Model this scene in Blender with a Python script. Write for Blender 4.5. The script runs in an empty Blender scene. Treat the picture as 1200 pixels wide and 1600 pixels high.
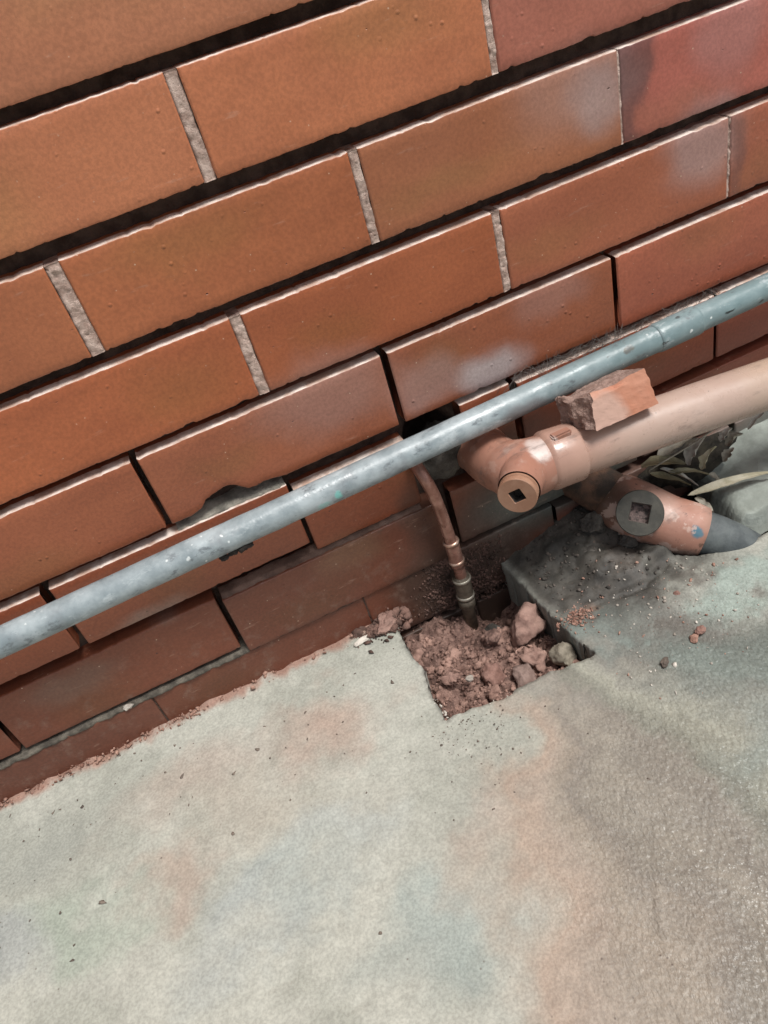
import bpy, bmesh, math, random
import numpy as np
from mathutils import Vector, Matrix

scene = bpy.context.scene
COL = scene.collection
random.seed(7)
RNG = np.random.default_rng(11)
FZ = -0.5586                      # floor level; the wall face is the plane y = 0

# ------------------------------------------------------------------ camera
CX = (0.89949619, -0.36128889, -0.2457172)
CYD = (-0.41180358, -0.51305352, -0.75312276)
CF = (0.14602881, 0.77861828, -0.61026975)
CAM = (-0.06862398, -0.61271081, 0.06131382)
cd = bpy.data.cameras.new('camera')
cam = bpy.data.objects.new('camera', cd)
COL.objects.link(cam)
cam.matrix_world = Matrix(((CX[0], -CYD[0], -CF[0], CAM[0]),
                           (CX[1], -CYD[1], -CF[1], CAM[1]),
                           (CX[2], -CYD[2], -CF[2], CAM[2]),
                           (0, 0, 0, 1)))
cd.sensor_fit = 'HORIZONTAL'
cd.sensor_width = 36.0
cd.lens = 36.3
cd.clip_start = 0.01
cd.clip_end = 500
scene.camera = cam

# ------------------------------------------------------------------ light
SUN_TO = Vector((0.26, -0.30, 0.92)).normalized()      # towards the light
world = bpy.data.worlds.new('World')
scene.world = world
world.use_nodes = True
wn = world.node_tree
wn.nodes.clear()
sky = wn.nodes.new('ShaderNodeTexSky')
sky.sky_type = 'NISHITA'
sky.sun_disc = False
sky.sun_elevation = math.asin(SUN_TO.z)
sky.sun_rotation = math.atan2(SUN_TO.x, SUN_TO.y)
sky.air_density = 1.0
sky.dust_density = 4.0
sky.ozone_density = 1.0
hs = wn.nodes.new('ShaderNodeHueSaturation')
hs.inputs['Saturation'].default_value = 0.4
bg = wn.nodes.new('ShaderNodeBackground')
bg.inputs['Strength'].default_value = 0.05
wo = wn.nodes.new('ShaderNodeOutputWorld')
wn.links.new(sky.outputs[0], hs.inputs['Color'])
wn.links.new(hs.outputs[0], bg.inputs['Color'])
wn.links.new(bg.outputs[0], wo.inputs['Surface'])
sl = bpy.data.lights.new('sun', 'SUN')
sl.energy = 1.5
sl.angle = math.radians(18)
sl.color = (1.0, 0.985, 0.955)
so = bpy.data.objects.new('sun', sl)
so.rotation_euler = SUN_TO.to_track_quat('Z', 'Y').to_euler()
so.location = (0.5, -1, 3)
COL.objects.link(so)
scene.view_settings.view_transform = 'Standard'
scene.view_settings.look = 'None'
scene.view_settings.gamma = 1.0
scene.view_settings.use_curve_mapping = False
scene.view_settings.exposure = 1.12
scene.render.engine = 'CYCLES'


# ------------------------------------------------------------------ helpers
def hash3(ix, iy, iz, seed):
    h = (ix.astype(np.int64) * 374761393 + iy.astype(np.int64) * 668265263 + iz.astype(np.int64) * 2147483647 + seed * 1274126177) & 0xffffffff
    h = ((h ^ (h >> 13)) * 1274126177) & 0xffffffff
    h = ((h ^ (h >> 16)) * 2246822519) & 0xffffffff
    return ((h ^ (h >> 15)) & 0xffffff) / float(0xffffff) * 2 - 1


def vn(p, scale, seed=0):
    """smooth value noise in [-1, 1]; p is (N, 3) or (N, 2)"""
    p = np.asarray(p, float) * scale
    if p.shape[1] == 2:
        p = np.c_[p, np.zeros(len(p))]
    i = np.floor(p).astype(np.int64)
    f = p - i
    f = f * f * (3 - 2 * f)
    out = 0
    for dx in (0, 1):
        for dy in (0, 1):
            for dz in (0, 1):
                w = (f[:, 0] if dx else 1 - f[:, 0]) * (f[:, 1] if dy else 1 - f[:, 1]) * (f[:, 2] if dz else 1 - f[:, 2])
                out = out + w * hash3(i[:, 0] + dx, i[:, 1] + dy, i[:, 2] + dz, seed)
    return out


def fbm(p, scale, seed=0, oct=4, gain=0.5):
    a, s, o = 1.0, scale, 0
    for k in range(oct):
        o = o + a * vn(p, s, seed + 17 * k)
        a *= gain
        s *= 2.03
    return o


def smooth(e0, e1, x):
    t = np.clip((x - e0) / (e1 - e0), 0, 1)
    return t * t * (3 - 2 * t)


def mesh_obj(name, verts, faces, mats, parent=None, smooth_shade=True, mat_idx=None, stain=None):
    me = bpy.data.meshes.new(name)
    va = np.asarray(verts, float)
    if isinstance(faces, np.ndarray):
        nf, k = faces.shape
        me.vertices.add(len(va))
        me.vertices.foreach_set('co', va.ravel().astype(np.float32))
        me.loops.add(nf * k)
        me.loops.foreach_set('vertex_index', faces.ravel().astype(np.int32))
        me.polygons.add(nf)
        me.polygons.foreach_set('loop_start', np.arange(0, nf * k, k, dtype=np.int32))
        me.update(calc_edges=True)
    else:
        me.from_pydata(va.tolist(), [], [list(map(int, f)) for f in faces])
    if not isinstance(mats, (list, tuple)):
        mats = [mats]
    for m in mats:
        me.materials.append(m)
    if smooth_shade:
        me.polygons.foreach_set('use_smooth', [True] * len(me.polygons))
    if mat_idx is not None:
        me.polygons.foreach_set('material_index', mat_idx)
    me.update()
    if stain is not None:
        at = me.color_attributes.new('stain', 'FLOAT_COLOR', 'POINT')
        at.data.foreach_set('color', np.c_[stain, np.ones(len(stain))].astype(np.float32).ravel())
    o = bpy.data.objects.new(name, me)
    COL.objects.link(o)
    if parent is not None:
        o.parent = parent
        o.matrix_parent_inverse = parent.matrix_world.inverted()
    return o


def tag(o, label=None, cat=None, group=None, kind=None):
    if label: o['label'] = label
    if cat: o['category'] = cat
    if group: o['group'] = group
    if kind: o['kind'] = kind
    return o


def empty(name, loc, label, cat, group=None):
    o = bpy.data.objects.new(name, None)
    o.empty_display_size = 0.02
    o.location = loc
    COL.objects.link(o)
    bpy.context.view_layer.update()
    return tag(o, label, cat, group)


def tube_data(path, radii, seg=24, cap=True, jitter=0.0, seed=0):
    path = [Vector(p) for p in path]
    n = len(path)
    T = []
    for i in range(n):
        a = path[max(i - 1, 0)]
        b = path[min(i + 1, n - 1)]
        T.append((b - a).normalized())
    up = Vector((0, 0, 1)) if abs(T[0].z) < 0.9 else Vector((1, 0, 0))
    u = (up - T[0] * up.dot(T[0])).normalized()
    V, F = [], []
    for i in range(n):
        u = (u - T[i] * u.dot(T[i])).normalized()
        w = T[i].cross(u)
        for k in range(seg):
            a = 2 * math.pi * k / seg
            V.append(path[i] + (u * math.cos(a) + w * math.sin(a)) * radii[i])
    for i in range(n - 1):
        for k in range(seg):
            k2 = (k + 1) % seg
            F.append((i * seg + k, i * seg + k2, (i + 1) * seg + k2, (i + 1) * seg + k))
    if cap:
        F.append(tuple(range(seg - 1, -1, -1)))
        F.append(tuple((n - 1) * seg + k for k in range(seg)))
    V = np.array([tuple(v) for v in V])
    if jitter:
        V = V + jitter * np.c_[fbm(V, 60, seed), fbm(V, 60, seed + 5), fbm(V, 60, seed + 9)]
    return V, F


def bezier(p0, p1, p2, p3, n):
    o = []
    for i in range(n + 1):
        t = i / n
        o.append(tuple((1 - t) ** 3 * a + 3 * (1 - t) ** 2 * t * b + 3 * (1 - t) * t * t * c + t ** 3 * d
                       for a, b, c, d in zip(p0, p1, p2, p3)))
    return o


def join(parts):
    V, F, n = [], [], 0
    for v, f in parts:
        V.append(np.asarray(v))
        F.append(np.asarray(f) + n if isinstance(f, np.ndarray) else [tuple(i + n for i in ff) for ff in f])
        n += len(v)
    if all(isinstance(f, np.ndarray) for f in F):
        return np.concatenate(V), np.concatenate(F)
    return np.concatenate(V), [tuple(q) for f in F for q in f]


def lathe(axis_o, axis_d, prof, seg=36):
    """prof = [(distance along axis, radius)]"""
    o = Vector(axis_o)
    d = Vector(axis_d).normalized()
    path = [o + d * s for s, r in prof]
    up = Vector((0, 0, 1))
    u = (up - d * up.dot(d)).normalized()
    w = d.cross(u)
    V, F = [], []
    for p, (s, r) in zip(path, prof):
        for k in range(seg):
            a = 2 * math.pi * k / seg
            V.append(tuple(p + (u * math.cos(a) + w * math.sin(a)) * r))
    for i in range(len(prof) - 1):
        for k in range(seg):
            k2 = (k + 1) % seg
            F.append((i * seg + k, i * seg + k2, (i + 1) * seg + k2, (i + 1) * seg + k))
    return np.array(V), F


_bm = bmesh.new()
bmesh.ops.create_icosphere(_bm, subdivisions=4, radius=1)
ICO4 = (np.array([v.co[:] for v in _bm.verts]), [tuple(v.index for v in f.verts) for f in _bm.faces])
_bm.free()
_bm = bmesh.new()
bmesh.ops.create_icosphere(_bm, subdivisions=1, radius=1)
ICO1 = (np.array([v.co[:] for v in _bm.verts]), [tuple(v.index for v in f.verts) for f in _bm.faces])
_bm.free()


def rot_rand():
    q = RNG.normal(size=4)
    q /= np.linalg.norm(q)
    a, b, c, d = q
    return np.array([[1 - 2 * (c * c + d * d), 2 * (b * c - a * d), 2 * (b * d + a * c)],
                     [2 * (b * c + a * d), 1 - 2 * (b * b + d * d), 2 * (c * d - a * b)],
                     [2 * (b * d - a * c), 2 * (c * d + a * b), 1 - 2 * (b * b + c * c)]])


def rock_data(loc, size, seed, rough=0.2, facets=9, rotz=0.0):
    v = ICO4[0].copy()
    rs = np.random.default_rng(seed)
    for k in range(facets):                    # knock flats into the ball
        n = rs.normal(size=3)
        n /= np.linalg.norm(n)
        d = rs.uniform(0.55, 0.85)
        over = np.maximum(v @ n - d, 0)
        v = v - np.outer(over * 0.9, n)
    v = v * (1 + rough * fbm(v, 1.6, seed, 5, 0.55))[:, None]
    v = v + 0.060 * ICO4[0] * fbm(v, 6, seed + 50, 5, 0.78)[:, None]
    v = v * np.array(size)
    c, s = math.cos(rotz), math.sin(rotz)
    v = v @ np.array([[c, s, 0], [-s, c, 0], [0, 0, 1]])
    return v + np.array(loc), np.array(ICO4[1])


def crumbs(n, posfn, smin, smax, power=2.0, flat=1.0):
    V, F = [], []
    bv, bf = ICO1
    bf = np.array(bf)
    allv = np.zeros((n * len(bv), 3))
    allf = np.zeros((n * len(bf), 3), int)
    for i in range(n):
        s = smin + (smax - smin) * RNG.random() ** power
        v = bv * (1 + 0.5 * RNG.uniform(-1, 1, size=(len(bv), 1))) * (s * RNG.uniform(0.35, 1.35, 3))
        v = v @ rot_rand().T
        v[:, 2] *= flat
        p = np.array(posfn(s))
        allv[i * len(bv):(i + 1) * len(bv)] = v + p
        allf[i * len(bf):(i + 1) * len(bf)] = bf + i * len(bv)
    return allv, allf


def lay(C, P, c, r, col, k, soft=0.75, rz=0.0):
    """lay one soft-edged stain over the colours C at points P"""
    d = P - np.array(c)
    if rz:
        x = d[:, 0] * math.cos(rz) - d[:, 1] * math.sin(rz)
        y = d[:, 0] * math.sin(rz) + d[:, 1] * math.cos(rz)
        d = np.c_[x, y]
    l = np.sqrt(((d / np.array(r)) ** 2).sum(axis=1))
    f = (smooth(1.0, 1.0 - soft, l) * k)[:, None]
    return C * (1 - f) + np.array(col) * f


def grid(x0, x1, y0, y1, step):
    nx = int(round((x1 - x0) / step)) + 1
    ny = int(round((y1 - y0) / step)) + 1
    xs = np.linspace(x0, x1, nx)
    ys = np.linspace(y0, y1, ny)
    X, Y = np.meshgrid(xs, ys)
    idx = np.arange(nx * ny).reshape(ny, nx)
    F = np.stack([idx[:-1, :-1].ravel(), idx[:-1, 1:].ravel(), idx[1:, 1:].ravel(), idx[1:, :-1].ravel()], 1)
    return np.c_[X.ravel(), Y.ravel()], F


# ------------------------------------------------------------------ materials
def new_mat(name):
    m = bpy.data.materials.new(name)
    m.use_nodes = True
    nt = m.node_tree
    nt.nodes.clear()
    out = nt.nodes.new('ShaderNodeOutputMaterial')
    b = nt.nodes.new('ShaderNodeBsdfPrincipled')
    nt.links.new(b.outputs[0], out.inputs[0])
    return m, nt, b


class NB:
    def __init__(s, nt):
        s.nt = nt
        g = nt.nodes.new('ShaderNodeNewGeometry')
        s.pos = g.outputs['Position']

    def n(s, t, **kw):
        node = s.nt.nodes.new(t)
        for k, v in kw.items():
            setattr(node, k, v)
        return node

    def link(s, a, b):
        s.nt.links.new(a, b)

    def noise(s, scale, detail=4, rough=0.55, vec=None, dist=0.0):
        n = s.n('ShaderNodeTexNoise')
        n.inputs['Scale'].default_value = scale
        n.inputs['Detail'].default_value = detail
        n.inputs['Roughness'].default_value = rough
        n.inputs['Distortion'].default_value = dist
        s.link(vec or s.pos, n.inputs['Vector'])
        return n.outputs['Fac']

    def voro(s, scale, feature='F1', vec=None, rnd=1.0):
        n = s.n('ShaderNodeTexVoronoi', feature=feature)
        n.inputs['Scale'].default_value = scale
        n.inputs['Randomness'].default_value = rnd
        s.link(vec or s.pos, n.inputs['Vector'])
        return n.outputs['Distance']

    def ramp(s, v, a, b, o0=0.0, o1=1.0, interp='SMOOTHSTEP'):
        n = s.n('ShaderNodeMapRange', interpolation_type=interp)
        n.inputs['From Min'].default_value = a
        n.inputs['From Max'].default_value = b
        n.inputs['To Min'].default_value = o0
        n.inputs['To Max'].default_value = o1
        s.link(v, n.inputs['Value'])
        return n.outputs['Result']

    def math(s, op, a, b=0.0):
        n = s.n('ShaderNodeMath', operation=op)
        for i, x in enumerate((a, b)):
            if isinstance(x, (int, float)):
                n.inputs[i].default_value = x
            else:
                s.link(x, n.inputs[i])
        return n.outputs[0]

    def mix(s, fac, a, b, mode='MIX'):
        n = s.n('ShaderNodeMix', data_type='RGBA', blend_type=mode)
        for i, x in ((0, fac), (6, a), (7, b)):
            if isinstance(x, (int, float)):
                n.inputs[i].default_value = x
            elif isinstance(x, tuple):
                n.inputs[i].default_value = (*x, 1)
            else:
                s.link(x, n.inputs[i])
        return n.outputs[2]

    def warp(s, amount, scale):
        n = s.n('ShaderNodeTexNoise')
        n.inputs['Scale'].default_value = scale
        n.inputs['Detail'].default_value = 4
        s.link(s.pos, n.inputs['Vector'])
        a = s.n('ShaderNodeVectorMath', operation='SUBTRACT')
        a.inputs[1].default_value = (0.5, 0.5, 0.5)
        s.link(n.outputs['Color'], a.inputs[0])
        b = s.n('ShaderNodeVectorMath', operation='SCALE')
        b.inputs['Scale'].default_value = amount
        s.link(a.outputs[0], b.inputs[0])
        c = s.n('ShaderNodeVectorMath', operation='ADD')
        s.link(s.pos, c.inputs[0])
        s.link(b.outputs[0], c.inputs[1])
        return c.outputs[0]

    def blob(s, vec, c, r, soft=1.0, rz=0.0):
        """1 at centre c falling to 0 at radii r"""
        m = s.n('ShaderNodeVectorMath', operation='SUBTRACT')
        m.inputs[1].default_value = c
        s.link(vec, m.inputs[0])
        src = m.outputs[0]
        if rz:
            q = s.n('ShaderNodeVectorRotate', rotation_type='Z_AXIS')
            q.inputs['Angle'].default_value = rz
            s.link(src, q.inputs['Vector'])
            src = q.outputs[0]
        d = s.n('ShaderNodeVectorMath', operation='DIVIDE')
        d.inputs[1].default_value = r
        s.link(src, d.inputs[0])
        l = s.n('ShaderNodeVectorMath', operation='LENGTH')
        s.link(d.outputs[0], l.inputs[0])
        return s.ramp(l.outputs['Value'], 1.0, 1.0 - soft, 0, 1)

    def bump(s, h, strength, dist, prev=None):
        n = s.n('ShaderNodeBump')
        n.inputs['Strength'].default_value = strength
        n.inputs['Distance'].default_value = dist
        s.link(h, n.inputs['Height'])
        if prev is not None:
            s.link(prev, n.inputs['Normal'])
        return n.outputs[0]

    def stretch(s, sc):
        m = s.n('ShaderNodeVectorMath', operation='MULTIPLY')
        m.inputs[1].default_value = sc
        s.link(s.pos, m.inputs[0])
        return m.outputs[0]


def setin(nb, b, name, v):
    if isinstance(v, (int, float)):
        b.inputs[name].default_value = v
    elif isinstance(v, tuple):
        b.inputs[name].default_value = (*v, 1)
    else:
        nb.link(v, b.inputs[name])


def brick_material():
    m, nt, b = new_mat('glazed_brick')
    nb = NB(nt)
    at = nb.n('ShaderNodeAttribute', attribute_name='stain')
    base = at.outputs['Color']
    mott = nb.noise(9, 4, 0.6, vec=nb.stretch((0.7, 1, 1.5)))
    m1 = nb.ramp(mott, 0.35, 0.68)
    c = nb.mix(m1, nb.mix(1.0, base, (0.88, 0.84, 0.82), 'MULTIPLY'), nb.mix(1.0, base, (1.06, 1.05, 1.02), 'MULTIPLY'))
    # dusty film
    sp = nb.n('ShaderNodeSeparateXYZ')
    nb.link(nb.pos, sp.inputs[0])
    low = nb.ramp(sp.outputs['Z'], -0.40, -0.52)
    dust = nb.math('MULTIPLY', low, nb.ramp(nb.noise(45, 6, 0.7), 0.5, 0.75, 0, 0.45))
    c = nb.mix(dust, c, (0.26, 0.19, 0.15))
    # pale flecks and dark pits
    fl = nb.ramp(nb.voro(170), 0.15, 0.07)
    fl = nb.math('MULTIPLY', fl, nb.ramp(nb.noise(90, 3, 0.7), 0.56, 0.64))
    c = nb.mix(nb.math('MULTIPLY', fl, 0.75), c, (0.62, 0.46, 0.34))
    pit = nb.math('MULTIPLY', nb.ramp(nb.voro(95, vec=nb.stretch((0.6, 1, 1.2))), 0.09, 0.04), nb.ramp(nb.noise(40, 3), 0.57, 0.62))
    c = nb.mix(pit, c, (0.08, 0.03, 0.02))
    scr = nb.ramp(nb.noise(60, 4, 0.7, vec=nb.stretch((0.35, 1, 2.2))), 0.62, 0.72)
    c = nb.mix(nb.math('MULTIPLY', scr, 0.22), c, (0.55, 0.36, 0.27))
    fine = nb.noise(330, 3, 0.7)
    c = nb.mix(0.45, c, nb.mix(1.0, c, nb.ramp(fine, 0.3, 0.7, 0.65, 1.2), 'MULTIPLY'))
    setin(nb, b, 'Base Color', c)
    rg = nb.ramp(nb.noise(20, 4, 0.6), 0.3, 0.7, 0.30, 0.48)
    rg = nb.math('ADD', rg, nb.math('MULTIPLY', low, 0.12))
    setin(nb, b, 'Roughness', rg)
    b.inputs['Specular IOR Level'].default_value = 0.5
    h1 = nb.noise(110, 4, 0.65)
    bumps = nb.math('MULTIPLY', nb.ramp(nb.voro(90), 0.20, 0.02), nb.ramp(nb.noise(30, 3), 0.50, 0.60))
    h2 = nb.math('ADD', bumps, nb.math('MULTIPLY', pit, -1.5))
    nrm = nb.bump(nb.math('ADD', nb.math('MULTIPLY', h1, 0.22), h2), 0.6, 0.0010)
    setin(nb, b, 'Normal', nrm)
    return m


def simple(name, c1, c2, scale=40, rough=(0.6, 0.9), bump=0.4, bdist=0.001, metal=0.0, fine=300, lo=0.35, hi=0.65, extra=None):
    m, nt, b = new_mat(name)
    nb = NB(nt)
    c = nb.mix(nb.ramp(nb.noise(scale, 6, 0.62), lo, hi), c1, c2)
    if extra:
        c = extra(nb, c, b)
    setin(nb, b, 'Base Color', c)
    setin(nb, b, 'Roughness', nb.ramp(nb.noise(scale * 0.7, 2), 0.3, 0.7, *rough))
    b.inputs['Metallic'].default_value = metal
    nrm = nb.bump(nb.noise(scale * 2.5, 6, 0.72), bump, bdist * 1.4)
    setin(nb, b, 'Normal', nrm)
    return m


M = {}
M['brick'] = brick_material()
M['arris'] = simple('smeared_highlit_arris', (0.46, 0.31, 0.24), (0.74, 0.64, 0.57), 50, (0.6, 0.9), 0.5, 0.001)  # pale mortar smear with the overhead highlight on each top edge painted in
M['mortar_dark'] = simple('joint_shade_mortar', (0.045, 0.027, 0.020), (0.10, 0.065, 0.05), 60, (0.85, 1.0), 0.8, 0.002)  # grey mortar coloured dark: the shade deep in the joints is painted in
M['mortar'] = simple('old_mortar', (0.38, 0.255, 0.205), (0.70, 0.54, 0.46), 90, (0.85, 1.0), 1.0, 0.002, lo=0.3, hi=0.7)
M['mortar_grey'] = simple('pale_mortar', (0.13, 0.12, 0.10), (0.40, 0.37, 0.31), 60, (0.85, 1.0), 1.0, 0.002, lo=0.3, hi=0.75)
M['mortar_low'] = simple('damp_mortar', (0.07, 0.06, 0.048), (0.25, 0.22, 0.175), 55, (0.85, 1.0), 1.0, 0.002, lo=0.35, hi=0.75)
M['mortar_brown'] = simple('dirty_mortar', (0.085, 0.045, 0.032), (0.17, 0.10, 0.075), 45, (0.6, 0.85), 0.7, 0.0015)


def floor_material():
    m, nt, b = new_mat('stained_concrete')
    nb = NB(nt)
    at = nb.n('ShaderNodeAttribute', attribute_name='stain')
    c = at.outputs['Color']
    # scattered grime, spots, pale grains
    c = nb.mix(0.5, c, nb.mix(1.0, c, nb.ramp(nb.noise(75, 5, 0.7), 0.3, 0.7, 0.86, 1.10), 'MULTIPLY'))
    c = nb.mix(0.5, c, nb.mix(1.0, c, nb.ramp(nb.noise(420, 3, 0.6), 0.3, 0.7, 0.66, 1.22), 'MULTIPLY'))
    sp1 = nb.math('MULTIPLY', nb.ramp(nb.voro(85), 0.10, 0.03), nb.ramp(nb.noise(10, 3), 0.52, 0.60))
    c = nb.mix(nb.math('MULTIPLY', sp1, 0.8), c, (0.11, 0.085, 0.07))
    setin(nb, b, 'Base Color', c)
    rough_zone = nb.blob(nb.pos, (0.30, -0.42, FZ), (0.42, 0.38, 1.0), 0.8)
    r = nb.ramp(nb.noise(18, 4), 0.3, 0.7, 0.62, 0.85)
    r = nb.math('SUBTRACT', r, nb.math('MULTIPLY', rough_zone, 0.46))
    setin(nb, b, 'Roughness', r)
    b.inputs['Specular IOR Level'].default_value = 0.5
    # trowel drag lines + sand grain
    h = nb.noise(480, 4, 0.7)
    drag = nb.noise(330, 2, 0.5, vec=nb.stretch((1.0, 0.55, 1.0)))
    nrm = nb.bump(h, 0.30, 0.0007)
    peel = nb.math('MULTIPLY', drag, nb.ramp(rough_zone, 0, 0.7, 0.08, 1.0))
    nrm = nb.bump(peel, 1.0, 0.0019, nrm)
    setin(nb, b, 'Normal', nrm)
    return m


M['floor'] = floor_material()
M['soil'] = simple('red_soil', (0.14, 0.080, 0.064), (0.36, 0.222, 0.178), 70, (0.9, 1.0), 1.0, 0.003, fine=400)
M['soil_crumb'] = simple('soil_crumbs', (0.14, 0.077, 0.060), (0.38, 0.235, 0.188), 55, (0.9, 1.0), 0.8, 0.001, fine=600)
M['splash'] = simple('damp_dirt', (0.05, 0.03, 0.023), (0.20, 0.115, 0.09), 40, (0.9, 1.0), 0.8, 0.001, fine=600)
M['mound_dirt'] = simple('dark_grit', (0.035, 0.030, 0.026), (0.15, 0.125, 0.105), 50, (0.85, 1.0), 0.8, 0.001)
M['litter'] = simple('leaf_litter', (0.015, 0.013, 0.010), (0.06, 0.05, 0.035), 60, (0.8, 1.0), 1.0, 0.003)  # near-black: shade under the waste pipe put into the litter colour
M['clod'] = simple('clay_clod', (0.22, 0.128, 0.102), (0.37, 0.232, 0.188), 60, (0.9, 1.0), 0.8, 0.002)
M['brick_rubble'] = simple('brick_rubble', (0.19, 0.10, 0.078), (0.32, 0.185, 0.148), 80, (0.85, 1.0), 0.8, 0.002)
M['stone'] = simple('limestone', (0.19, 0.165, 0.125), (0.33, 0.29, 0.225), 50, (0.8, 1.0), 0.7, 0.0015)
M['stone_grey'] = simple('dusty_stone', (0.18, 0.118, 0.098), (0.29, 0.205, 0.175), 60, (0.85, 1.0), 0.8, 0.002)
M['cement'] = simple('damp_cement', (0.060, 0.053, 0.046), (0.16, 0.145, 0.125), 45, (0.75, 0.95), 1.0, 0.004)
M['ledge'] = simple('green_cement', (0.23, 0.25, 0.22), (0.36, 0.39, 0.35), 26, (0.7, 0.9), 0.7, 0.002)


def grey_pipe_mat():
    m, nt, b = new_mat('galvanised_paint')
    nb = NB(nt)
    w = nb.warp(0.012, 60)
    c = nb.mix(nb.ramp(nb.noise(24, 6, 0.65), 0.3, 0.7), (0.19, 0.23, 0.245), (0.38, 0.43, 0.445))
    c = nb.mix(nb.math('MULTIPLY', nb.ramp(nb.noise(13, 4, 0.6, vec=w), 0.50, 0.62), 0.75), c, (0.17, 0.18, 0.19))
    sp = nb.n('ShaderNodeSeparateXYZ')
    nb.link(nb.pos, sp.inputs[0])
    c = nb.mix(nb.math('MULTIPLY', nb.ramp(sp.outputs['X'], 0.12, 0.34), 0.65), c, (0.13, 0.215, 0.22))
    c = nb.mix(nb.math('MULTIPLY', nb.ramp(nb.voro(95, vec=w), 0.17, 0.09), nb.ramp(nb.noise(12, 3), 0.5, 0.58)), c, (0.66, 0.70, 0.69))
    for cc, r, col, k in [((0.004, -0.040, -0.347), (0.005, 0.02, 0.005), (0.20, 0.50, 0.46), 0.9),
                          ((-0.012, -0.040, -0.351), (0.008, 0.02, 0.005), (0.25, 0.48, 0.45), 0.6),
                          ((0.20, -0.040, -0.348), (0.035, 0.03, 0.013), (0.16, 0.16, 0.165), 0.85),
                          ((0.315, -0.040, -0.333), (0.007, 0.02, 0.003), (0.12, 0.12, 0.10), 0.95),
                          ((0.355, -0.040, -0.341), (0.004, 0.02, 0.002), (0.03, 0.04, 0.04), 0.9),
                          ((0.43, -0.040, -0.338), (0.009, 0.02, 0.0015), (0.015, 0.02, 0.02), 0.95)]:
        c = nb.mix(nb.math('MULTIPLY', nb.blob(w, cc, r, 0.5), k), c, col)
    chip = nb.math('MULTIPLY', nb.ramp(nb.voro(60, vec=nb.stretch((0.5, 1, 1))), 0.16, 0.12), nb.ramp(sp.outputs['X'], 0.10, 0.30, 0.15, 0.8))
    c = nb.mix(nb.math('MULTIPLY', chip, nb.ramp(nb.noise(30, 3), 0.5, 0.54)), c, (0.04, 0.045, 0.045))
    nn = nb.noise(60, 6, 0.72, vec=nb.stretch((0.55, 1, 1)))
    c = nb.mix(nb.math('MULTIPLY', nb.ramp(nn, 0.56, 0.66), 0.75), c, (0.10, 0.115, 0.125))
    c = nb.mix(nb.math('MULTIPLY', nb.ramp(nn, 0.42, 0.32), 0.45), c, (0.52, 0.57, 0.58))
    setin(nb, b, 'Base Color', c)
    setin(nb, b, 'Roughness', nb.ramp(nb.noise(40, 2), 0.3, 0.7, 0.24, 0.44))
    nrm = nb.bump(nb.noise(55, 5, 0.6), 0.5, 0.0014)
    nrm = nb.bump(nb.noise(330, 4, 0.6), 0.35, 0.0006, nrm)
    setin(nb, b, 'Normal', nrm)
    return m


def waste_mat(name, base, pale, patches, flake=0.0):
    m, nt, b = new_mat(name)
    nb = NB(nt)
    w = nb.warp(0.02, 45)
    c = nb.mix(nb.ramp(nb.noise(22, 5, 0.6), 0.3, 0.7), base, tuple(x * 1.18 for x in base))
    for cc, r, col, k, s in patches:
        c = nb.mix(nb.math('MULTIPLY', nb.blob(w, cc, r, s), k), c, col)
    if flake:
        n3 = nb.noise(38, 5, 0.68)
        c = nb.mix(nb.math('MULTIPLY', nb.ramp(n3, 0.55, 0.60), flake), c, pale)
        c = nb.mix(nb.math('MULTIPLY', nb.ramp(n3, 0.42, 0.37), flake), c, (0.12, 0.065, 0.045))
    c = nb.mix(nb.math('MULTIPLY', nb.ramp(nb.noise(48, 6, 0.74, vec=nb.stretch((0.3, 1, 1))), 0.53, 0.68), 0.6), c, (0.14, 0.10, 0.085))
    c = nb.mix(nb.math('MULTIPLY', nb.ramp(nb.voro(120), 0.10, 0.05), nb.ramp(nb.noise(15, 3), 0.55, 0.6)), c, (0.10, 0.08, 0.07))
    c = nb.mix(nb.math('MULTIPLY', nb.ramp(nb.noise(16, 4, 0.6), 0.5, 0.7), 0.35), c, pale)
    setin(nb, b, 'Base Color', c)
    setin(nb, b, 'Roughness', nb.ramp(nb.noise(45, 4, 0.7), 0.3, 0.7, 0.22 + 0.2 * flake, 0.44 + 0.2 * flake))
    nrm = nb.bump(nb.noise(60, 5, 0.6), 0.3, 0.001)
    nrm = nb.bump(nb.noise(380, 4, 0.6), 0.25, 0.0005, nrm)
    setin(nb, b, 'Normal', nrm)
    return m


M['grey_pipe'] = grey_pipe_mat()
M['waste'] = waste_mat('brown_pipe_paint', (0.36, 0.215, 0.165), (0.52, 0.40, 0.34),
                       [((0.36, -0.08, -0.39), (0.16, 0.2, 0.1), (0.43, 0.325, 0.27), 0.75, 0.6),
                        ((0.48, -0.08, -0.40), (0.10, 0.2, 0.1), (0.45, 0.33, 0.245), 0.7, 0.6)])
M['fitting'] = waste_mat('brown_fitting_paint', (0.31, 0.150, 0.105), (0.46, 0.31, 0.25),
                         [((0.193, -0.085, -0.366), (0.018, 0.03, 0.014), (0.60, 0.52, 0.48), 0.8, 0.4),  # white highlight on the upper right of the bend, painted in
                          ((0.165, -0.075, -0.358), (0.014, 0.03, 0.006), (0.58, 0.50, 0.46), 0.7, 0.5),
                          ((0.150, -0.04, -0.345), (0.014, 0.025, 0.012), (0.16, 0.17, 0.15), 0.85, 0.4)], 0.4)
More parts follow.
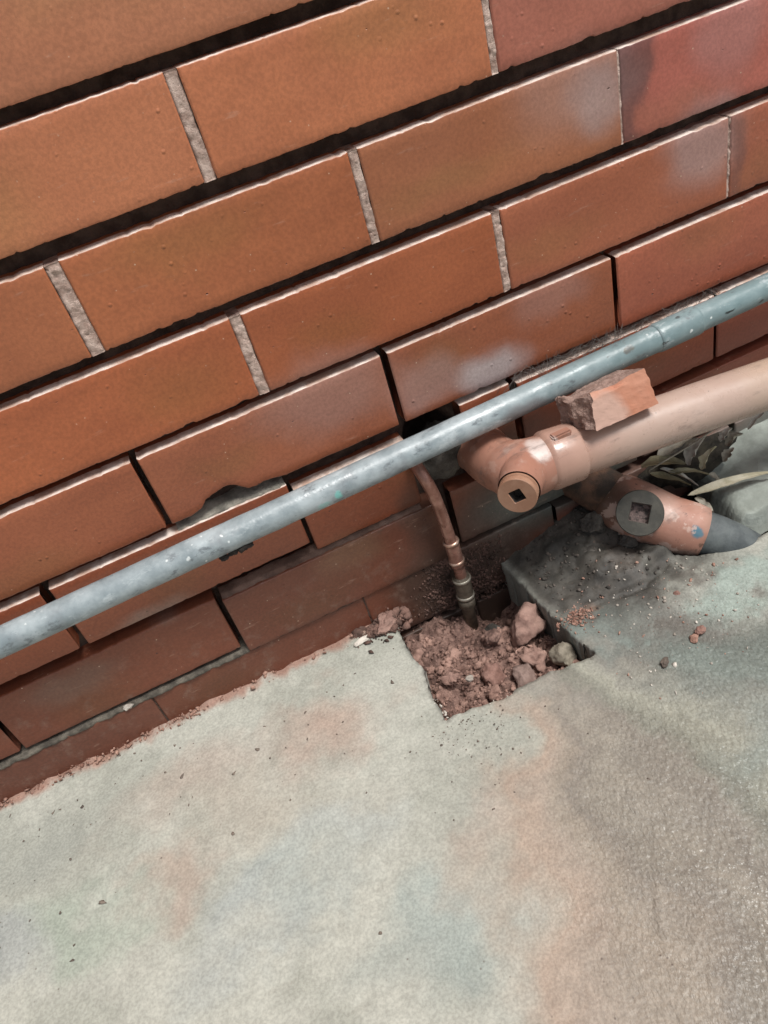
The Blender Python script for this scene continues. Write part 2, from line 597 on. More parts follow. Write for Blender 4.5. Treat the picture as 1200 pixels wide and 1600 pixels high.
M['lower'] = waste_mat('flaking_brown_paint', (0.36, 0.18, 0.13), (0.52, 0.37, 0.31),
                       [((0.334, -0.101, -0.527), (0.009, 0.03, 0.009), (0.05, 0.16, 0.22), 0.95, 0.35),
                        ((0.350, -0.105, -0.534), (0.009, 0.03, 0.005), (0.24, 0.27, 0.26), 0.8, 0.4),
                        ((0.32, -0.06, -0.512), (0.028, 0.05, 0.022), (0.52, 0.36, 0.30), 0.6, 0.7),
                        ((0.325, -0.10, -0.566), (0.05, 0.04, 0.024), (0.13, 0.10, 0.085), 0.85, 0.5),
                        ((0.285, -0.02, -0.51), (0.034, 0.055, 0.06), (0.075, 0.045, 0.03), 0.95, 0.6)], 0.8)
M['lower_dirty'] = simple('dirt_caked_paint', (0.035, 0.024, 0.017), (0.15, 0.075, 0.045), 40, (0.7, 0.95), 0.9, 0.002)
M['plug_dark'] = simple('dull_brass', (0.050, 0.048, 0.040), (0.085, 0.080, 0.066), 70, (0.45, 0.65), 0.35, 0.0008, metal=0.25)
M['plug_brown'] = simple('brown_plug', (0.30, 0.155, 0.095), (0.36, 0.20, 0.13), 60, (0.45, 0.65), 0.3, 0.0008)
M['void'] = simple('dark_socket', (0.02, 0.016, 0.013), (0.05, 0.04, 0.034), 120, (0.9, 1.0), 0.8, 0.002)  # near-black, for the plug socket and the clumps under the pipe
M['socket_dirt'] = simple('socket_dirt', (0.05, 0.045, 0.042), (0.30, 0.22, 0.20), 260, (0.8, 1.0), 1.0, 0.002)
M['rubber'] = simple('dark_grey_pipe', (0.055, 0.065, 0.068), (0.11, 0.125, 0.125), 40, (0.5, 0.75), 0.5, 0.001)
M['copper'] = simple('aged_copper', (0.24, 0.115, 0.085), (0.46, 0.26, 0.205), 55, (0.22, 0.4), 0.4, 0.0008, metal=0.55)
M['copper_rim'] = simple('bright_copper', (0.42, 0.25, 0.18), (0.60, 0.44, 0.36), 70, (0.28, 0.42), 0.4, 0.0006, metal=0.75)
M['copper_dull'] = simple('grimy_brass', (0.09, 0.075, 0.055), (0.19, 0.155, 0.115), 80, (0.45, 0.7), 0.8, 0.0012, metal=0.35)
M['copper_edge'] = simple('scuffed_brass', (0.30, 0.27, 0.21), (0.50, 0.46, 0.38), 80, (0.35, 0.5), 0.5, 0.0008, metal=0.6)
M['broken_face'] = simple('orange_brick_face', (0.42, 0.175, 0.105), (0.48, 0.225, 0.145), 30, (0.7, 0.9), 0.35, 0.001,
                          extra=lambda nb, c, b: nb.mix(nb.math('MULTIPLY', nb.blob(nb.warp(0.012, 70), (0.248, -0.09, -0.358), (0.032, 0.06, 0.030), 0.35), 0.85), c, (0.47, 0.31, 0.25)))
M['broken_core'] = simple('broken_brick_core', (0.27, 0.17, 0.135), (0.44, 0.30, 0.25), 90, (0.9, 1.0), 1.0, 0.003)
M['web'] = simple('cobweb_silk', (0.10, 0.085, 0.075), (0.20, 0.17, 0.15), 40, (0.8, 1.0), 0.1, 0.0005)
M['leaf_pale'] = simple('dry_pale_leaf', (0.42, 0.38, 0.25), (0.64, 0.60, 0.46), 60, (0.45, 0.7), 0.5, 0.001)
M['leaf_olive'] = simple('olive_dead_leaf', (0.13, 0.115, 0.065), (0.29, 0.255, 0.155), 60, (0.4, 0.65), 0.5, 0.001)
M['leaf_white'] = simple('bleached_leaf', (0.40, 0.38, 0.33), (0.64, 0.62, 0.56), 90, (0.5, 0.8), 0.5, 0.001)
M['leaf_grey'] = simple('grey_dead_leaf', (0.20, 0.18, 0.145), (0.38, 0.35, 0.28), 80, (0.5, 0.8), 0.5, 0.001)
M['grit'] = simple('pale_grit', (0.30, 0.26, 0.22), (0.62, 0.57, 0.50), 30, (0.7, 1.0), 0.4, 0.001)
M['twig'] = simple('dark_flakes_pits', (0.08, 0.062, 0.05), (0.22, 0.175, 0.14), 40, (0.8, 1.0), 0.4, 0.001)
M['pinkcrumb'] = simple('pink_mortar_crumbs', (0.20, 0.10, 0.072), (0.42, 0.255, 0.195), 60, (0.85, 1.0), 0.6, 0.001)

# ------------------------------------------------------------------ brick wall
wall = empty('brick_wall', (0, 0.05, FZ), 'orange brown glazed brick wall with raked joints, filling the upper half', 'wall')


BRICK_PATCHES = [((0.333, -0.113), (0.045, 0.042), (0.42, 0.335, 0.33), 0.55), ((0.30, -0.105), (0.08, 0.045), (0.42, 0.335, 0.33), 0.25),  # soft pale and dark patches: centre, radii, colour, strength
          ((0.43, -0.188), (0.060, 0.050), (0.42, 0.335, 0.33), 0.55), ((0.186, -0.312), (0.055, 0.032), (0.46, 0.40, 0.40), 0.85),
          ((0.12, -0.300), (0.05, 0.035), (0.42, 0.335, 0.33), 0.35), ((0.03, -0.27), (0.10, 0.05), (0.40, 0.29, 0.27), 0.35),
          ((0.46, -0.10), (0.05, 0.06), (0.42, 0.30, 0.30), 0.25), ((0.26, -0.27), (0.06, 0.03), (0.42, 0.335, 0.33), 0.2),
          ((0.470, -0.21), (0.014, 0.05), (0.15, 0.07, 0.06), 0.6),
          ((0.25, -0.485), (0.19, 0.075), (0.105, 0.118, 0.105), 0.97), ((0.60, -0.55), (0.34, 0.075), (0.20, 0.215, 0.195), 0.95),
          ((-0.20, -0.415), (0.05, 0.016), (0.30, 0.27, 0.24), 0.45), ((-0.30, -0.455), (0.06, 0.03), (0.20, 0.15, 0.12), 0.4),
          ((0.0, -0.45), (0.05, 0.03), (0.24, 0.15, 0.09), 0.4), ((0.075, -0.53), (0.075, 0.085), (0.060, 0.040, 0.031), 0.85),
          ((0.14, -0.55), (0.09, 0.06), (0.050, 0.040, 0.033), 0.85), ((0.10, -0.62), (0.16, 0.08), (0.055, 0.038, 0.030), 0.95), ((0.17, -0.40), (0.10, 0.04), (0.10, 0.045, 0.03), 0.7), ((0.085, -0.44), (0.035, 0.06), (0.085, 0.045, 0.032), 0.7)]  # dirt near the copper pipe; shade behind the waste bend painted in


def brick_tone(V, color, seed):
    P = V[:, [0, 2]]
    q = P + 0.008 * np.c_[fbm(P, 28, 90 + seed), fbm(P, 28, 95 + seed)]
    C = np.tile(np.array(color), (len(P), 1))
    C = lay(C, q + np.array((random.uniform(-0.5, 0.5), 0)) * 0, (V[:, 0].mean() + random.uniform(-0.08, 0.08), V[:, 2].mean() + random.uniform(-0.03, 0.03)),
            (random.uniform(0.05, 0.11), random.uniform(0.02, 0.05)), np.array(color) * np.array((0.82, 1.0, 0.85)), 0.6, 0.9)
    for c, r, col, k in BRICK_PATCHES:
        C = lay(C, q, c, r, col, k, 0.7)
    # purple brown scuff down the edge of one brick
    f = (0.75 * smooth(0.378, 0.366, q[:, 0] + 0.25 * (P[:, 1] + 0.122) * -1) * (V[:, 0] > 0.3485) * (np.abs(P[:, 1] + 0.122) < 0.037))[:, None]
    C = C * (1 - f) + np.array((0.14, 0.065, 0.06)) * f
    return C


def brick(x0, x1, zt, zb, color, yoff=0.0, chip=None, seed=0, arris=True, tilt=0.0, depth=0.10):
    shown = x1 > -0.48 and x0 < 0.62 and zt < 0.09
    n = max(10, int((x1 - x0) / (0.002 if shown else 0.012)))
    xs = np.linspace(x0, x1, n)
    r_end = 0.0016
    xs = np.r_[x0, x0 + 0.3 * r_end, x0 + r_end, xs[1:-1], x1 - r_end, x1 - 0.3 * r_end, x1]
    N = len(xs)
    q = np.c_[xs, np.full(N, seed * 3.7), np.zeros(N)]
    rt = 0.0009 + 0.0005 * np.clip(vn(q, 230, 3), 0, 1) + 0.0030 * np.clip(vn(q, 150, 7) - 0.62, 0, 1)
    rb = 0.0009 + 0.0010 * np.clip(vn(q, 80, 5), 0, 1)
    top = zt + 0.0012 + 0.00016 * fbm(q, 180, 1, 3, 0.7) + 0.0002 * vn(q, 9, 2) - 0.0018 * np.clip(vn(q, 170, 8) - 0.70, 0, 1) * 2.0 + tilt * (xs - x0)
    bot = zb - 0.0008 + 0.00022 * fbm(q, 190, 4, 3, 0.7) + 0.0002 * vn(q, 9, 6) + 0.0026 * np.clip(vn(q, 150, 9) - 0.68, 0, 1) * 2.0 + tilt * (xs - x0)
    if chip is not None:
        cxs, cz = zip(*chip)
        bot = bot + np.interp(xs, cxs, cz, left=0, right=0) + np.where((xs > cxs[0]) & (xs < cxs[-1]), 0.0010 * fbm(q, 120, 12), 0)
    endp = np.zeros(N)
    endp[0] = endp[-1] = r_end
    endp[1] = endp[-2] = r_end * 0.3
    rows = []
    nz = 10 if shown else 3
    rows.append((np.full(N, depth), top))
    rows.append((np.full(N, 0.014), top))
    rows.append((rt + 0.0004, top))
    rows.append((rt * 0.3, top - rt * 0.3))
    rows.append((np.zeros(N), top - rt))
    for k in range(1, nz):
        t = k / nz
        rows.append((np.zeros(N), (top - rt) * (1 - t) + (bot + rb) * t))
    rows.append((np.zeros(N), bot + rb))
    rows.append((rb * 0.3, bot + rb * 0.3))
    rows.append((rb, bot))
    rows.append((np.full(N, 0.014), bot))
    rows.append((np.full(N, depth), bot))
    V = []
    for k, (y, z) in enumerate(rows):
        yy = np.array(y) + yoff
        if 2 <= k <= len(rows) - 3:
            pp = np.c_[xs, np.full(N, seed * 1.3), z]
            yy = yy + 0.00016 * fbm(pp, 22, 21, 3) + endp
        V.append(np.c_[xs, yy, z])
    V = np.concatenate(V)
    R = len(rows)
    F, MI = [], []
    for k in range(R - 1):
        for i in range(N - 1):
            F.append((k * N + i, (k + 1) * N + i, (k + 1) * N + i + 1, k * N + i + 1))
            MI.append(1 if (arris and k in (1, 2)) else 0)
    F.append(tuple(k * N for k in range(R)))
    MI.append(0)
    F.append(tuple(k * N + N - 1 for k in range(R - 1, -1, -1)))
    MI.append(0)
    return mesh_obj('brick', V, F, [M['brick'], M['arris']], wall, True, MI, brick_tone(V, color, seed))


# colours of the fired faces: clean orange high up, browner and dirtier low down with the downward light falloff painted in, redder to the right
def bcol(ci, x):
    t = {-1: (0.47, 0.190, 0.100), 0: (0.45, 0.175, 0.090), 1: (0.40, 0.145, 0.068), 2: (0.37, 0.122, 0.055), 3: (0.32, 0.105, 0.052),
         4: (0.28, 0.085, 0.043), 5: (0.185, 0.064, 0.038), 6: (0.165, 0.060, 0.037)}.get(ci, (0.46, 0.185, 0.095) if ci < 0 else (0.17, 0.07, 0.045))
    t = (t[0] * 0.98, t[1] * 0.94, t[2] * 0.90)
    rr = random.uniform(-0.07, 0.07)
    k = random.uniform(0.91, 1.08)
    red = min(max((x - 0.28) / 0.12, 0), 1) * (1 if ci < 2 else 0.35)
    t = tuple(a * (1 - red) + b_ * red for a, b_ in zip(t, (0.43, 0.130, 0.095)))
    return (t[0] * k * (1 + rr), t[1] * k, t[2] * k * (1 - rr))


# z limits of each course and gaps (left edge, right edge, fill)
COURSES = {
    -1: (0.0857, 0.0138, [(-0.124, -0.116, 'm'), (0.116, 0.124, 'm')]),
    0: (0.0012, -0.0705, [(-0.0045, 0.0055, 'm'), (0.2350, 0.2420, 'm')]),
    1: (-0.0872, -0.1590, [(-0.1355, -0.1240, 'm'), (0.1065, 0.1146, 'm'), (0.3473, 0.3490, 't')]),
    2: (-0.1740, -0.2453, [(-0.0258, -0.0157, 'm'), (0.2158, 0.2240, 'm'), (0.4590, 0.4615, 't')]),
    3: (-0.2575, -0.3302, [(-0.1495, -0.1435, 'e'), (0.0871, 0.0940, 'e'), (0.3286, 0.3336, 'e')]),
    4: (-0.3428, -0.4155, [(-0.2752, -0.2664, 'e'), (-0.0345, -0.0300, 'e'), (0.205, 0.213, 'e'), (0.446, 0.450, 'e')]),
    5: (-0.4315, -0.5030, [(-0.3820, -0.3766, 'e'), (-0.1433, -0.1370, 'e'), (0.102, 0.1195, 'e'), (0.345, 0.352, 'e')]),
    6: (-0.5130, -0.5880, [(-0.2478, -0.2463, 't'), (-0.0055, -0.0042, 't'), (0.2312, 0.2358, 'e')]),
    7: (-0.6000, -0.6720, [(-0.13, -0.122, 'm'), (0.11, 0.118, 'm')]),
}
XL, XR = -1.25, 1.45
for ci in (-5, -4, -3, -2):
    COURSES[ci] = (-ci * 0.0862 - 0.0006, -ci * 0.0862 - 0.0723, [])
offs = {-5: -0.12, -4: 0.0, -3: -0.12, -2: 0.0, -1: 0.12 + 0.003}
joint_meshes = []
for ci, (zt, zb, gaps) in sorted(COURSES.items()):
    g = list(gaps)
    if not g:
        o = offs[ci]
        g = [(o + 0.24 * k - 0.004, o + 0.24 * k + 0.004, 'm') for k in range(-1, 3)]
    while g[0][0] > XL:
        c0 = g[0][0] - 0.24
        g.insert(0, (c0, c0 + random.uniform(0.006, 0.009), 'm' if ci < 3 else 'e'))
    while g[-1][1] < XR:
        c0 = g[-1][0] + 0.24 + random.uniform(-0.002, 0.002)
        g.append((c0, c0 + random.uniform(0.006, 0.009), 'm' if ci < 3 else 'e'))
    for k in range(len(g) - 1):
        x0, x1 = g[k][1], g[k + 1][0]
        pieces = [(x0, x1)]
        for (a, b_) in pieces:
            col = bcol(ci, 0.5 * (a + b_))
            chip, yo, zt2, zb2, dep = None, random.uniform(-0.0008, 0.0008), zt, zb, 0.10
            if ci == 3 and -0.15 < a < -0.14:
                chip = [(-0.127, 0), (-0.113, 0.0045), (-0.109, 0.0080), (-0.100, 0.0125), (-0.090, 0.0150), (-0.078, 0.0125), (-0.067, 0.0035), (-0.05, 0.0025), (-0.03, 0)]
                dep = 0.02
            if ci == 4 and -0.04 < a < 0.0:          # short brick cut for the pipes
                brick(a, 0.088, zt - 0.010, zb - 0.0125, col, yo + 0.001, None, 101)
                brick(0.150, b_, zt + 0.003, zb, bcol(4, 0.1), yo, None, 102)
                continue
            if ci == 5 and -0.14 < a < -0.13:
                zt2, zb2 = zt - 0.004, zb - 0.007
                yo = -0.0035
            if ci == 5 and 0.11 < a < 0.13:
                zt2, zb2, yo = zt - 0.002, zb - 0.001, 0.001
            if ci == 6 and a > -0.01:
                zt2 = zt - 0.0035
                if a > 0.1:
                    zt2 = zt - 0.006
            if ci == 6 and -0.26 < a < 0:
                zt2 = zt + 0.001
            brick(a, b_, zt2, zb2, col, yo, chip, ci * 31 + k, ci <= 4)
    # mortar in the upright joints
    for k, (a, b_, kind) in enumerate(g):
        if kind == 'e' or kind == 'x' or b_ < XL or a > XR:
            continue
        n = 60
        zz = np.linspace(zt + 0.001, zb - 0.001, n)
        cols_ = 8
        tt, Z_ = np.meshgrid(np.linspace(0, 1, cols_), zz)
        X_ = a - 0.0005 + (b_ - a + 0.0010) * tt
        X_ = X_ + 0.0006 * vn(np.c_[np.full(n * cols_, a), np.zeros(n * cols_), Z_.ravel()], 150, 48).reshape(X_.shape)
        pp = np.c_[X_.ravel(), np.full(n * cols_, ci * 2.0 + k), Z_.ravel()]
        Y_ = 0.0012 + 0.0006 * fbm(pp, 210, 40, 4, 0.7) + 0.008 * np.clip(vn(pp, 260, 44) - 0.72, 0, 1)
        Y_ = np.where((tt.ravel() == 0) | (tt.ravel() == 1), 0.004, Y_)
        V = list(np.c_[pp[:, 0], Y_, pp[:, 2]])
        F = [(i * cols_ + c, (i + 1) * cols_ + c, (i + 1) * cols_ + c + 1, i * cols_ + c + 1) for i in range(n - 1) for c in range(cols_ - 1)]
        nb0 = len(V)
        V += [(a - 0.0012, 0.03, zz[0]), (b_ + 0.0012, 0.03, zz[0]), (a - 0.0012, 0.03, zz[-1]), (b_ + 0.0012, 0.03, zz[-1])]
        F += [tuple([nb0 + 1] + list(range(cols_ - 1, -1, -1)) + [nb0]), tuple([nb0 + 2] + [(n - 1) * cols_ + c for c in range(cols_)] + [nb0 + 3])]
        mesh_obj('mortar_joint', V, F, M['mortar'] if ci < 3 else M['mortar_dark'], wall)


# the core of the wall behind the raked joints
def core_mesh():
    P, F = grid(-0.7, 0.85, -0.70, 0.14, 0.006)
    y = 0.0215 + 0.0016 * fbm(P, 90, 50, 4)
    # pocket knocked out where the pipes pass through
    hole = np.exp(-(((P[:, 0] - 0.118) / 0.028) ** 2 + ((P[:, 1] + 0.372) / 0.040) ** 2))
    y = y + 0.05 * smooth(0.35, 0.8, hole)
    V = np.c_[P[:, 0], y, P[:, 1]]
    # the rest of the tall wall, stepped back out of sight
    b0 = len(V)
    x0, x1, z0, z1, yb, yd = -8, 8, -0.72, 3.0, 0.024, 0.22
    extra = [(x0, yb, z0), (-0.7, yb, z0), (-0.7, yb, z1), (x0, yb, z1), (0.85, yb, z0), (x1, yb, z0), (x1, yb, z1), (0.85, yb, z1),
             (-0.7, yb, 0.14), (0.85, yb, 0.14), (x0, yd, z1), (x1, yd, z1), (x0, yd, z0), (x1, yd, z0)]
    V = np.concatenate([V, np.array(extra)])
    F = [tuple(f) for f in F]
    F += [(b0, b0 + 1, b0 + 2, b0 + 3), (b0 + 4, b0 + 5, b0 + 6, b0 + 7), (b0 + 8, b0 + 9, b0 + 7, b0 + 2),
          (b0 + 3, b0 + 6, b0 + 11, b0 + 10), (b0 + 12, b0 + 10, b0 + 11, b0 + 13)]
    return V, F


V, F = core_mesh()
mesh_obj('mortar_core', V, F, M['mortar_dark'], wall)


def bed_strip(x0, x1, prof, mat, seed, rough=0.0012, step=0.003):
    """a strip of bed mortar; prof(x) -> list of (y, z) from top-back to bottom-front"""
    n = int((x1 - x0) / step) + 1
    xs = np.linspace(x0, x1, n)
    V = []
    k = None
    for x in xs:
        pr = prof(x)
        k = len(pr)
        for j, (y, z) in enumerate(pr):
            V.append((x, y, z))
    V = np.array(V)
    V[:, 1] += rough * fbm(V, 140, seed)
    V[:, 2] += rough * 0.6 * fbm(V, 120, seed + 3)
    F = [(i * k + j, i * k + j + 1, (i + 1) * k + j + 1, (i + 1) * k + j) for i in range(n - 1) for j in range(k - 1)]
    return mesh_obj('mortar_bed', V, F, mat, wall)


# sloping bed seen through the broken corner
bed_strip(-0.142, -0.035, lambda x: [(0.024, -0.3345), (0.014, -0.3365), (0.007, -0.339), (0.0025, -0.3418), (0.004, -0.344)], M['mortar_grey'], 60)
# smeared bed below the short brick
bed_strip(-0.136, 0.085, lambda x: [(0.012, -0.4255 - 0.002 * (x < -0.03)), (0.006, -0.429), (0.001, -0.4325), (-0.0030, -0.4365), (0.002, -0.4385)], M['mortar_brown'], 70)
# pale bed above the bottom course
bed_strip(-0.66, -0.137, lambda x: [(0.024, -0.5085), (0.008, -0.5085), (0.0020, -0.5090), (-0.0014, -0.5105), (-0.0018, -0.5130), (0.002, -0.5155)], M['mortar_low'], 80, 0.0015)
bed_strip(-0.137, -0.006, lambda x: [(0.010, -0.508), (0.005, -0.5105), (-0.0004, -0.5135), (0.002, -0.5160)], M['mortar_brown'], 85, 0.0010)
# mortar packed round the pipe where it enters the wall
v, f = rock_data((0.127, 0.018, -0.392), (0.030, 0.024, 0.034), 5, 0.16, 5)
mesh_obj('mortar_packing', v, f, M['cement'], wall)

# ------------------------------------------------------------------ floor
HOLE = [(0.0150, 0.03), (0.0158, -0.030), (0.0152, -0.090), (0.0135, -0.128), (0.0120, -0.158), (0.030, -0.1575), (0.055, -0.1615), (0.078, -0.1650), (0.083, -0.1585), (0.110, -0.1640),
        (0.136, -0.1655), (0.152, -0.1660), (0.170, -0.1645), (0.1690, -0.145), (0.1645, -0.083), (0.161, -0.030), (0.1595, 0.03)]
TRENCH = [(0.306, 0.03), (0.306, -0.060), (0.311, -0.100), (0.330, -0.118), (0.358, -0.128), (0.385, -0.133), (0.42, -0.129), (0.47, -0.131), (0.60, -0.128), (0.80, -0.130), (0.80, 0.03)]


def rough_poly(poly, amp, seed, step=0.0015):
    out = []
    P = np.array(poly)
    for a, b in zip(P[:-1], P[1:]):
        n = max(2, int(np.linalg.norm(b - a) / step))
        for t in range(n):
            out.append(a + (b - a) * t / n)
    out.append(P[-1])
    out = np.array(out)
    q = np.c_[out, np.zeros(len(out))]
    out = out + amp * np.c_[fbm(q, 90, seed), fbm(q, 90, seed + 1)] + amp * 1.2 * np.c_[vn(q, 35, seed + 2), vn(q, 35, seed + 3)]
    return out


def inside(P, poly):
    x, y = P[:, 0], P[:, 1]
    r = np.zeros(len(P), bool)
    j = len(poly) - 1
    for i in range(len(poly)):
        xi, yi = poly[i]
        xj, yj = poly[j]
        c = ((yi > y) != (yj > y)) & (x < (xj - xi) * (y - yi) / (yj - yi + 1e-12) + xi)
        r ^= c
        j = i
    return r


hp = rough_poly(HOLE, 0.0021, 200)
tp = rough_poly(TRENCH, 0.0016, 220)


def floor_height(P):
    h = 0.0009 * fbm(P, 16, 300, 3) + 0.00012 * fbm(P, 130, 310, 4)
    d = -P[:, 1]
    ridge = np.exp(-np.clip(d, 0, 1) / (0.007 + 0.004 * vn(P, 22, 320)))
    h = h + ridge * (0.0026 + 0.0026 * fbm(P, 60, 330, 4)) * (P[:, 0] < 0.02)
    # small pock marks and trowel scars
    h = h - 0.0012 * np.clip(vn(P, 95, 340) - 0.72, 0, 1) * 3
    # trowel scar bottom right
    s = np.abs((P[:, 0] - 0.075) - 0.55 * (P[:, 1] + 0.395) - 6 * (P[:, 1] + 0.395) ** 2 * 0.6)
    h = h + 0.0011 * np.exp(-(s / 0.0022) ** 2) * np.exp(-(((P[:, 1] + 0.395) / 0.03) ** 2))
    # hump of the slab towards the pipes
    h = h + 0.006 * np.exp(-(((P[:, 0] - 0.33) / 0.09) ** 2 + ((P[:, 1] + 0.15) / 0.03) ** 2))
    # cement dragged up against the wall and round the drain fitting
    x = P[:, 0]
    wallh = np.interp(x, [0.16, 0.19, 0.233, 0.27, 0.30], [0.0, 0.004, 0.020, 0.032, 0.042])
    m_ = wallh * np.exp(-(np.clip(d, 0, 1) / np.interp(x, [0.2, 0.27], [0.034, 0.058])) ** 1.8)
    m_ = m_ + 0.0030 * smooth(0.164, 0.180, x) * smooth(0.110, 0.04, d)
    pd = smooth(0.114, 0.100, d + 0.30 * np.abs(x - 0.275) + 0.010 * vn(P, 45, 612)) * smooth(0.212, 0.232, x)
    m_ = np.maximum(m_, 0.0120 * pd)
    zone = smooth(0.14, 0.07, d) * smooth(0.164, 0.182, x)
    m_ = m_ + (0.0036 * fbm(P, 42, 600, 5, 0.6) + 0.0012 * np.abs(fbm(P, 120, 605, 3))) * zone
    h = np.where((x > 0.158) & (x < 0.4), h + m_, h)
    # long cracks by the fittings
    for (ax, ay, bx, by) in [(0.205, -0.115, 0.262, -0.125), (0.262, -0.125, 0.30, -0.108), (0.262, -0.125, 0.285, -0.148)]:
        t = np.clip(((P[:, 0] - ax) * (bx - ax) + (P[:, 1] - ay) * (by - ay)) / ((bx - ax) ** 2 + (by - ay) ** 2), 0, 1)
        dd = np.hypot(P[:, 0] - ax - t * (bx - ax) + 0.003 * vn(P, 80, 350), P[:, 1] - ay - t * (by - ay) + 0.003 * vn(P, 70, 355))
        h = h - 0.0035 * np.exp(-(dd / 0.0014) ** 2)
    return h


def floor_stain(P):
    q = P + 0.03 * np.c_[fbm(P, 14, 370), fbm(P, 14, 375)] + 0.006 * np.c_[fbm(P, 90, 372), fbm(P, 90, 377)]
    t = smooth(-0.45, 0.45, fbm(P, 11, 380, 5, 0.6))[:, None]
    C = np.array((0.39, 0.39, 0.34)) * (1 - t) + np.array((0.47, 0.465, 0.41)) * t
    S = [  # centre x, y, radii x, y, angle, colour, strength
        (-0.24, -0.09, 0.10, 0.05, 0, (0.52, 0.36, 0.29), 0.55),
        (-0.10, -0.09, 0.075, 0.05, 0, (0.58, 0.36, 0.28), 0.75),
        (-0.19, -0.15, 0.12, 0.05, 0.2, (0.50, 0.42, 0.34), 0.6),
        (-0.276, -0.187, 0.045, 0.03, 0, (0.54, 0.37, 0.29), 0.65),
        (-0.156, -0.225, 0.085, 0.035, 0.1, (0.42, 0.47, 0.455), 0.8),
        (-0.218, -0.234, 0.06, 0.04, 0, (0.43, 0.47, 0.47), 0.6),
        (-0.097, -0.197, 0.05, 0.03, 0, (0.45, 0.49, 0.48), 0.6),
        (-0.36, -0.165, 0.07, 0.04, 0.3, (0.34, 0.42, 0.34), 0.75),
        (-0.43, -0.175, 0.06, 0.05, 0, (0.36, 0.39, 0.40), 0.7),
        (-0.394, -0.072, 0.09, 0.05, 0, (0.37, 0.38, 0.345), 0.6),
        (-0.063, -0.316, 0.06, 0.045, 0, (0.38, 0.45, 0.43), 0.8),
        (-0.111, -0.335, 0.07, 0.04, 0, (0.38, 0.42, 0.39), 0.6),
        (-0.036, -0.259, 0.05, 0.05, 0, (0.46, 0.46, 0.405), 0.5),
        (0.015, -0.265, 0.032, 0.03, 0, (0.53, 0.36, 0.29), 0.75),
        (0.06, -0.235, 0.07, 0.05, 0, (0.42, 0.335, 0.275), 0.6),
        (0.005, -0.35, 0.05, 0.10, -0.2, (0.46, 0.345, 0.275), 0.75),
        (-0.02, -0.43, 0.06, 0.08, 0, (0.47, 0.34, 0.27), 0.75),
        (0.08, -0.42, 0.12, 0.09, 0, (0.36, 0.295, 0.255), 0.85),
        (0.113, -0.32, 0.10, 0.055, 0.3, (0.31, 0.31, 0.255), 0.75),
        (0.19, -0.36, 0.10, 0.07, 0, (0.33, 0.32, 0.30), 0.6),
        (0.122, -0.405, 0.05, 0.04, 0, (0.34, 0.33, 0.34), 0.6),
        (0.25, -0.25, 0.075, 0.06, 0, (0.22, 0.25, 0.225), 0.85),
        (0.219, -0.334, 0.07, 0.05, 0, (0.25, 0.29, 0.27), 0.75),
        (0.31, -0.26, 0.12, 0.10, 0, (0.22, 0.23, 0.205), 0.75),
        (0.33, -0.155, 0.09, 0.03, -0.25, (0.34, 0.40, 0.36), 0.8),
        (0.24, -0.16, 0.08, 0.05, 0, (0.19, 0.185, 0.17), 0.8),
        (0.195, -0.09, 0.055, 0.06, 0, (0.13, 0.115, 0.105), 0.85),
        (0.27, -0.215, 0.07, 0.03, 0, (0.24, 0.20, 0.175), 0.7),
        (0.183, -0.118, 0.022, 0.016, 0, (0.46, 0.28, 0.20), 0.85),
        (0.155, -0.20, 0.05, 0.03, 0, (0.46, 0.45, 0.38), 0.7),
        (0.10, -0.175, 0.06, 0.018, 0, (0.48, 0.48, 0.45), 0.6),
        (0.33, -0.27, 0.16, 0.11, 0.2, (0.19, 0.205, 0.185), 0.75),
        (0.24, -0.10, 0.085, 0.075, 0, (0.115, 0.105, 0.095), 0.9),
        (0.25, -0.175, 0.09, 0.030, 0.1, (0.20, 0.18, 0.16), 0.7),
        (0.345, -0.150, 0.075, 0.020, -0.2, (0.33, 0.385, 0.345), 0.9),
        (0.183, -0.122, 0.020, 0.012, 0, (0.44, 0.27, 0.19), 0.8),
    ]
    for x, y, rx, ry, a, col, k in S:
        C = lay(C, q, (x, y), (rx * 1.2, ry * 1.2), np.array(col) * 0.82, k * 0.75, 0.9, a)
    # streaks washed out from the hole, fanning towards the front right
    dx, dy = q[:, 0] - 0.10, q[:, 1] + 0.06
    ang = np.degrees(np.arctan2(-dy, dx)) + 3.0 * fbm(np.c_[np.hypot(dx, dy) * 0.3, np.arctan2(-dy, dx)], 6, 382, 3)
    rad = np.hypot(dx, dy)
    A = [40, 50, 58, 66, 74, 81, 87, 92, 97, 103, 109, 114, 122]
    T = np.array([(0.17, 0.195, 0.175), (0.205, 0.245, 0.225), (0.26, 0.25, 0.22), (0.40, 0.39, 0.325), (0.245, 0.24, 0.20), (0.285, 0.255, 0.22),
                  (0.32, 0.285, 0.24), (0.275, 0.24, 0.205), (0.325, 0.275, 0.225), (0.385, 0.315, 0.26), (0.415, 0.32, 0.255), (0.41, 0.365, 0.305), (0.39, 0.39, 0.34)])
    S2 = np.stack([np.interp(ang, A, T[:, k]) for k in range(3)], 1)
    S2 = S2 * (1 + 0.08 * fbm(np.c_[ang * 0.02, rad * 0.12], 22, 384, 4))[:, None]
    f = (0.95 * smooth(0.06, 0.13, rad) * smooth(120, 108, ang) * smooth(20, 45, ang))[:, None]
    C = C * (1 - f) + S2 * f
    for x, y, rx, ry, a, col, k in S[-5:] + S[21:23]:
        C = lay(C, q, (x, y), (rx * 1.1, ry * 1.1), np.array(col), k * 0.8, 0.9, a)
    # dirt trodden in by the fittings, darkened further to paint in the shade
    g = fbm(P, 30, 386, 5, 0.6)
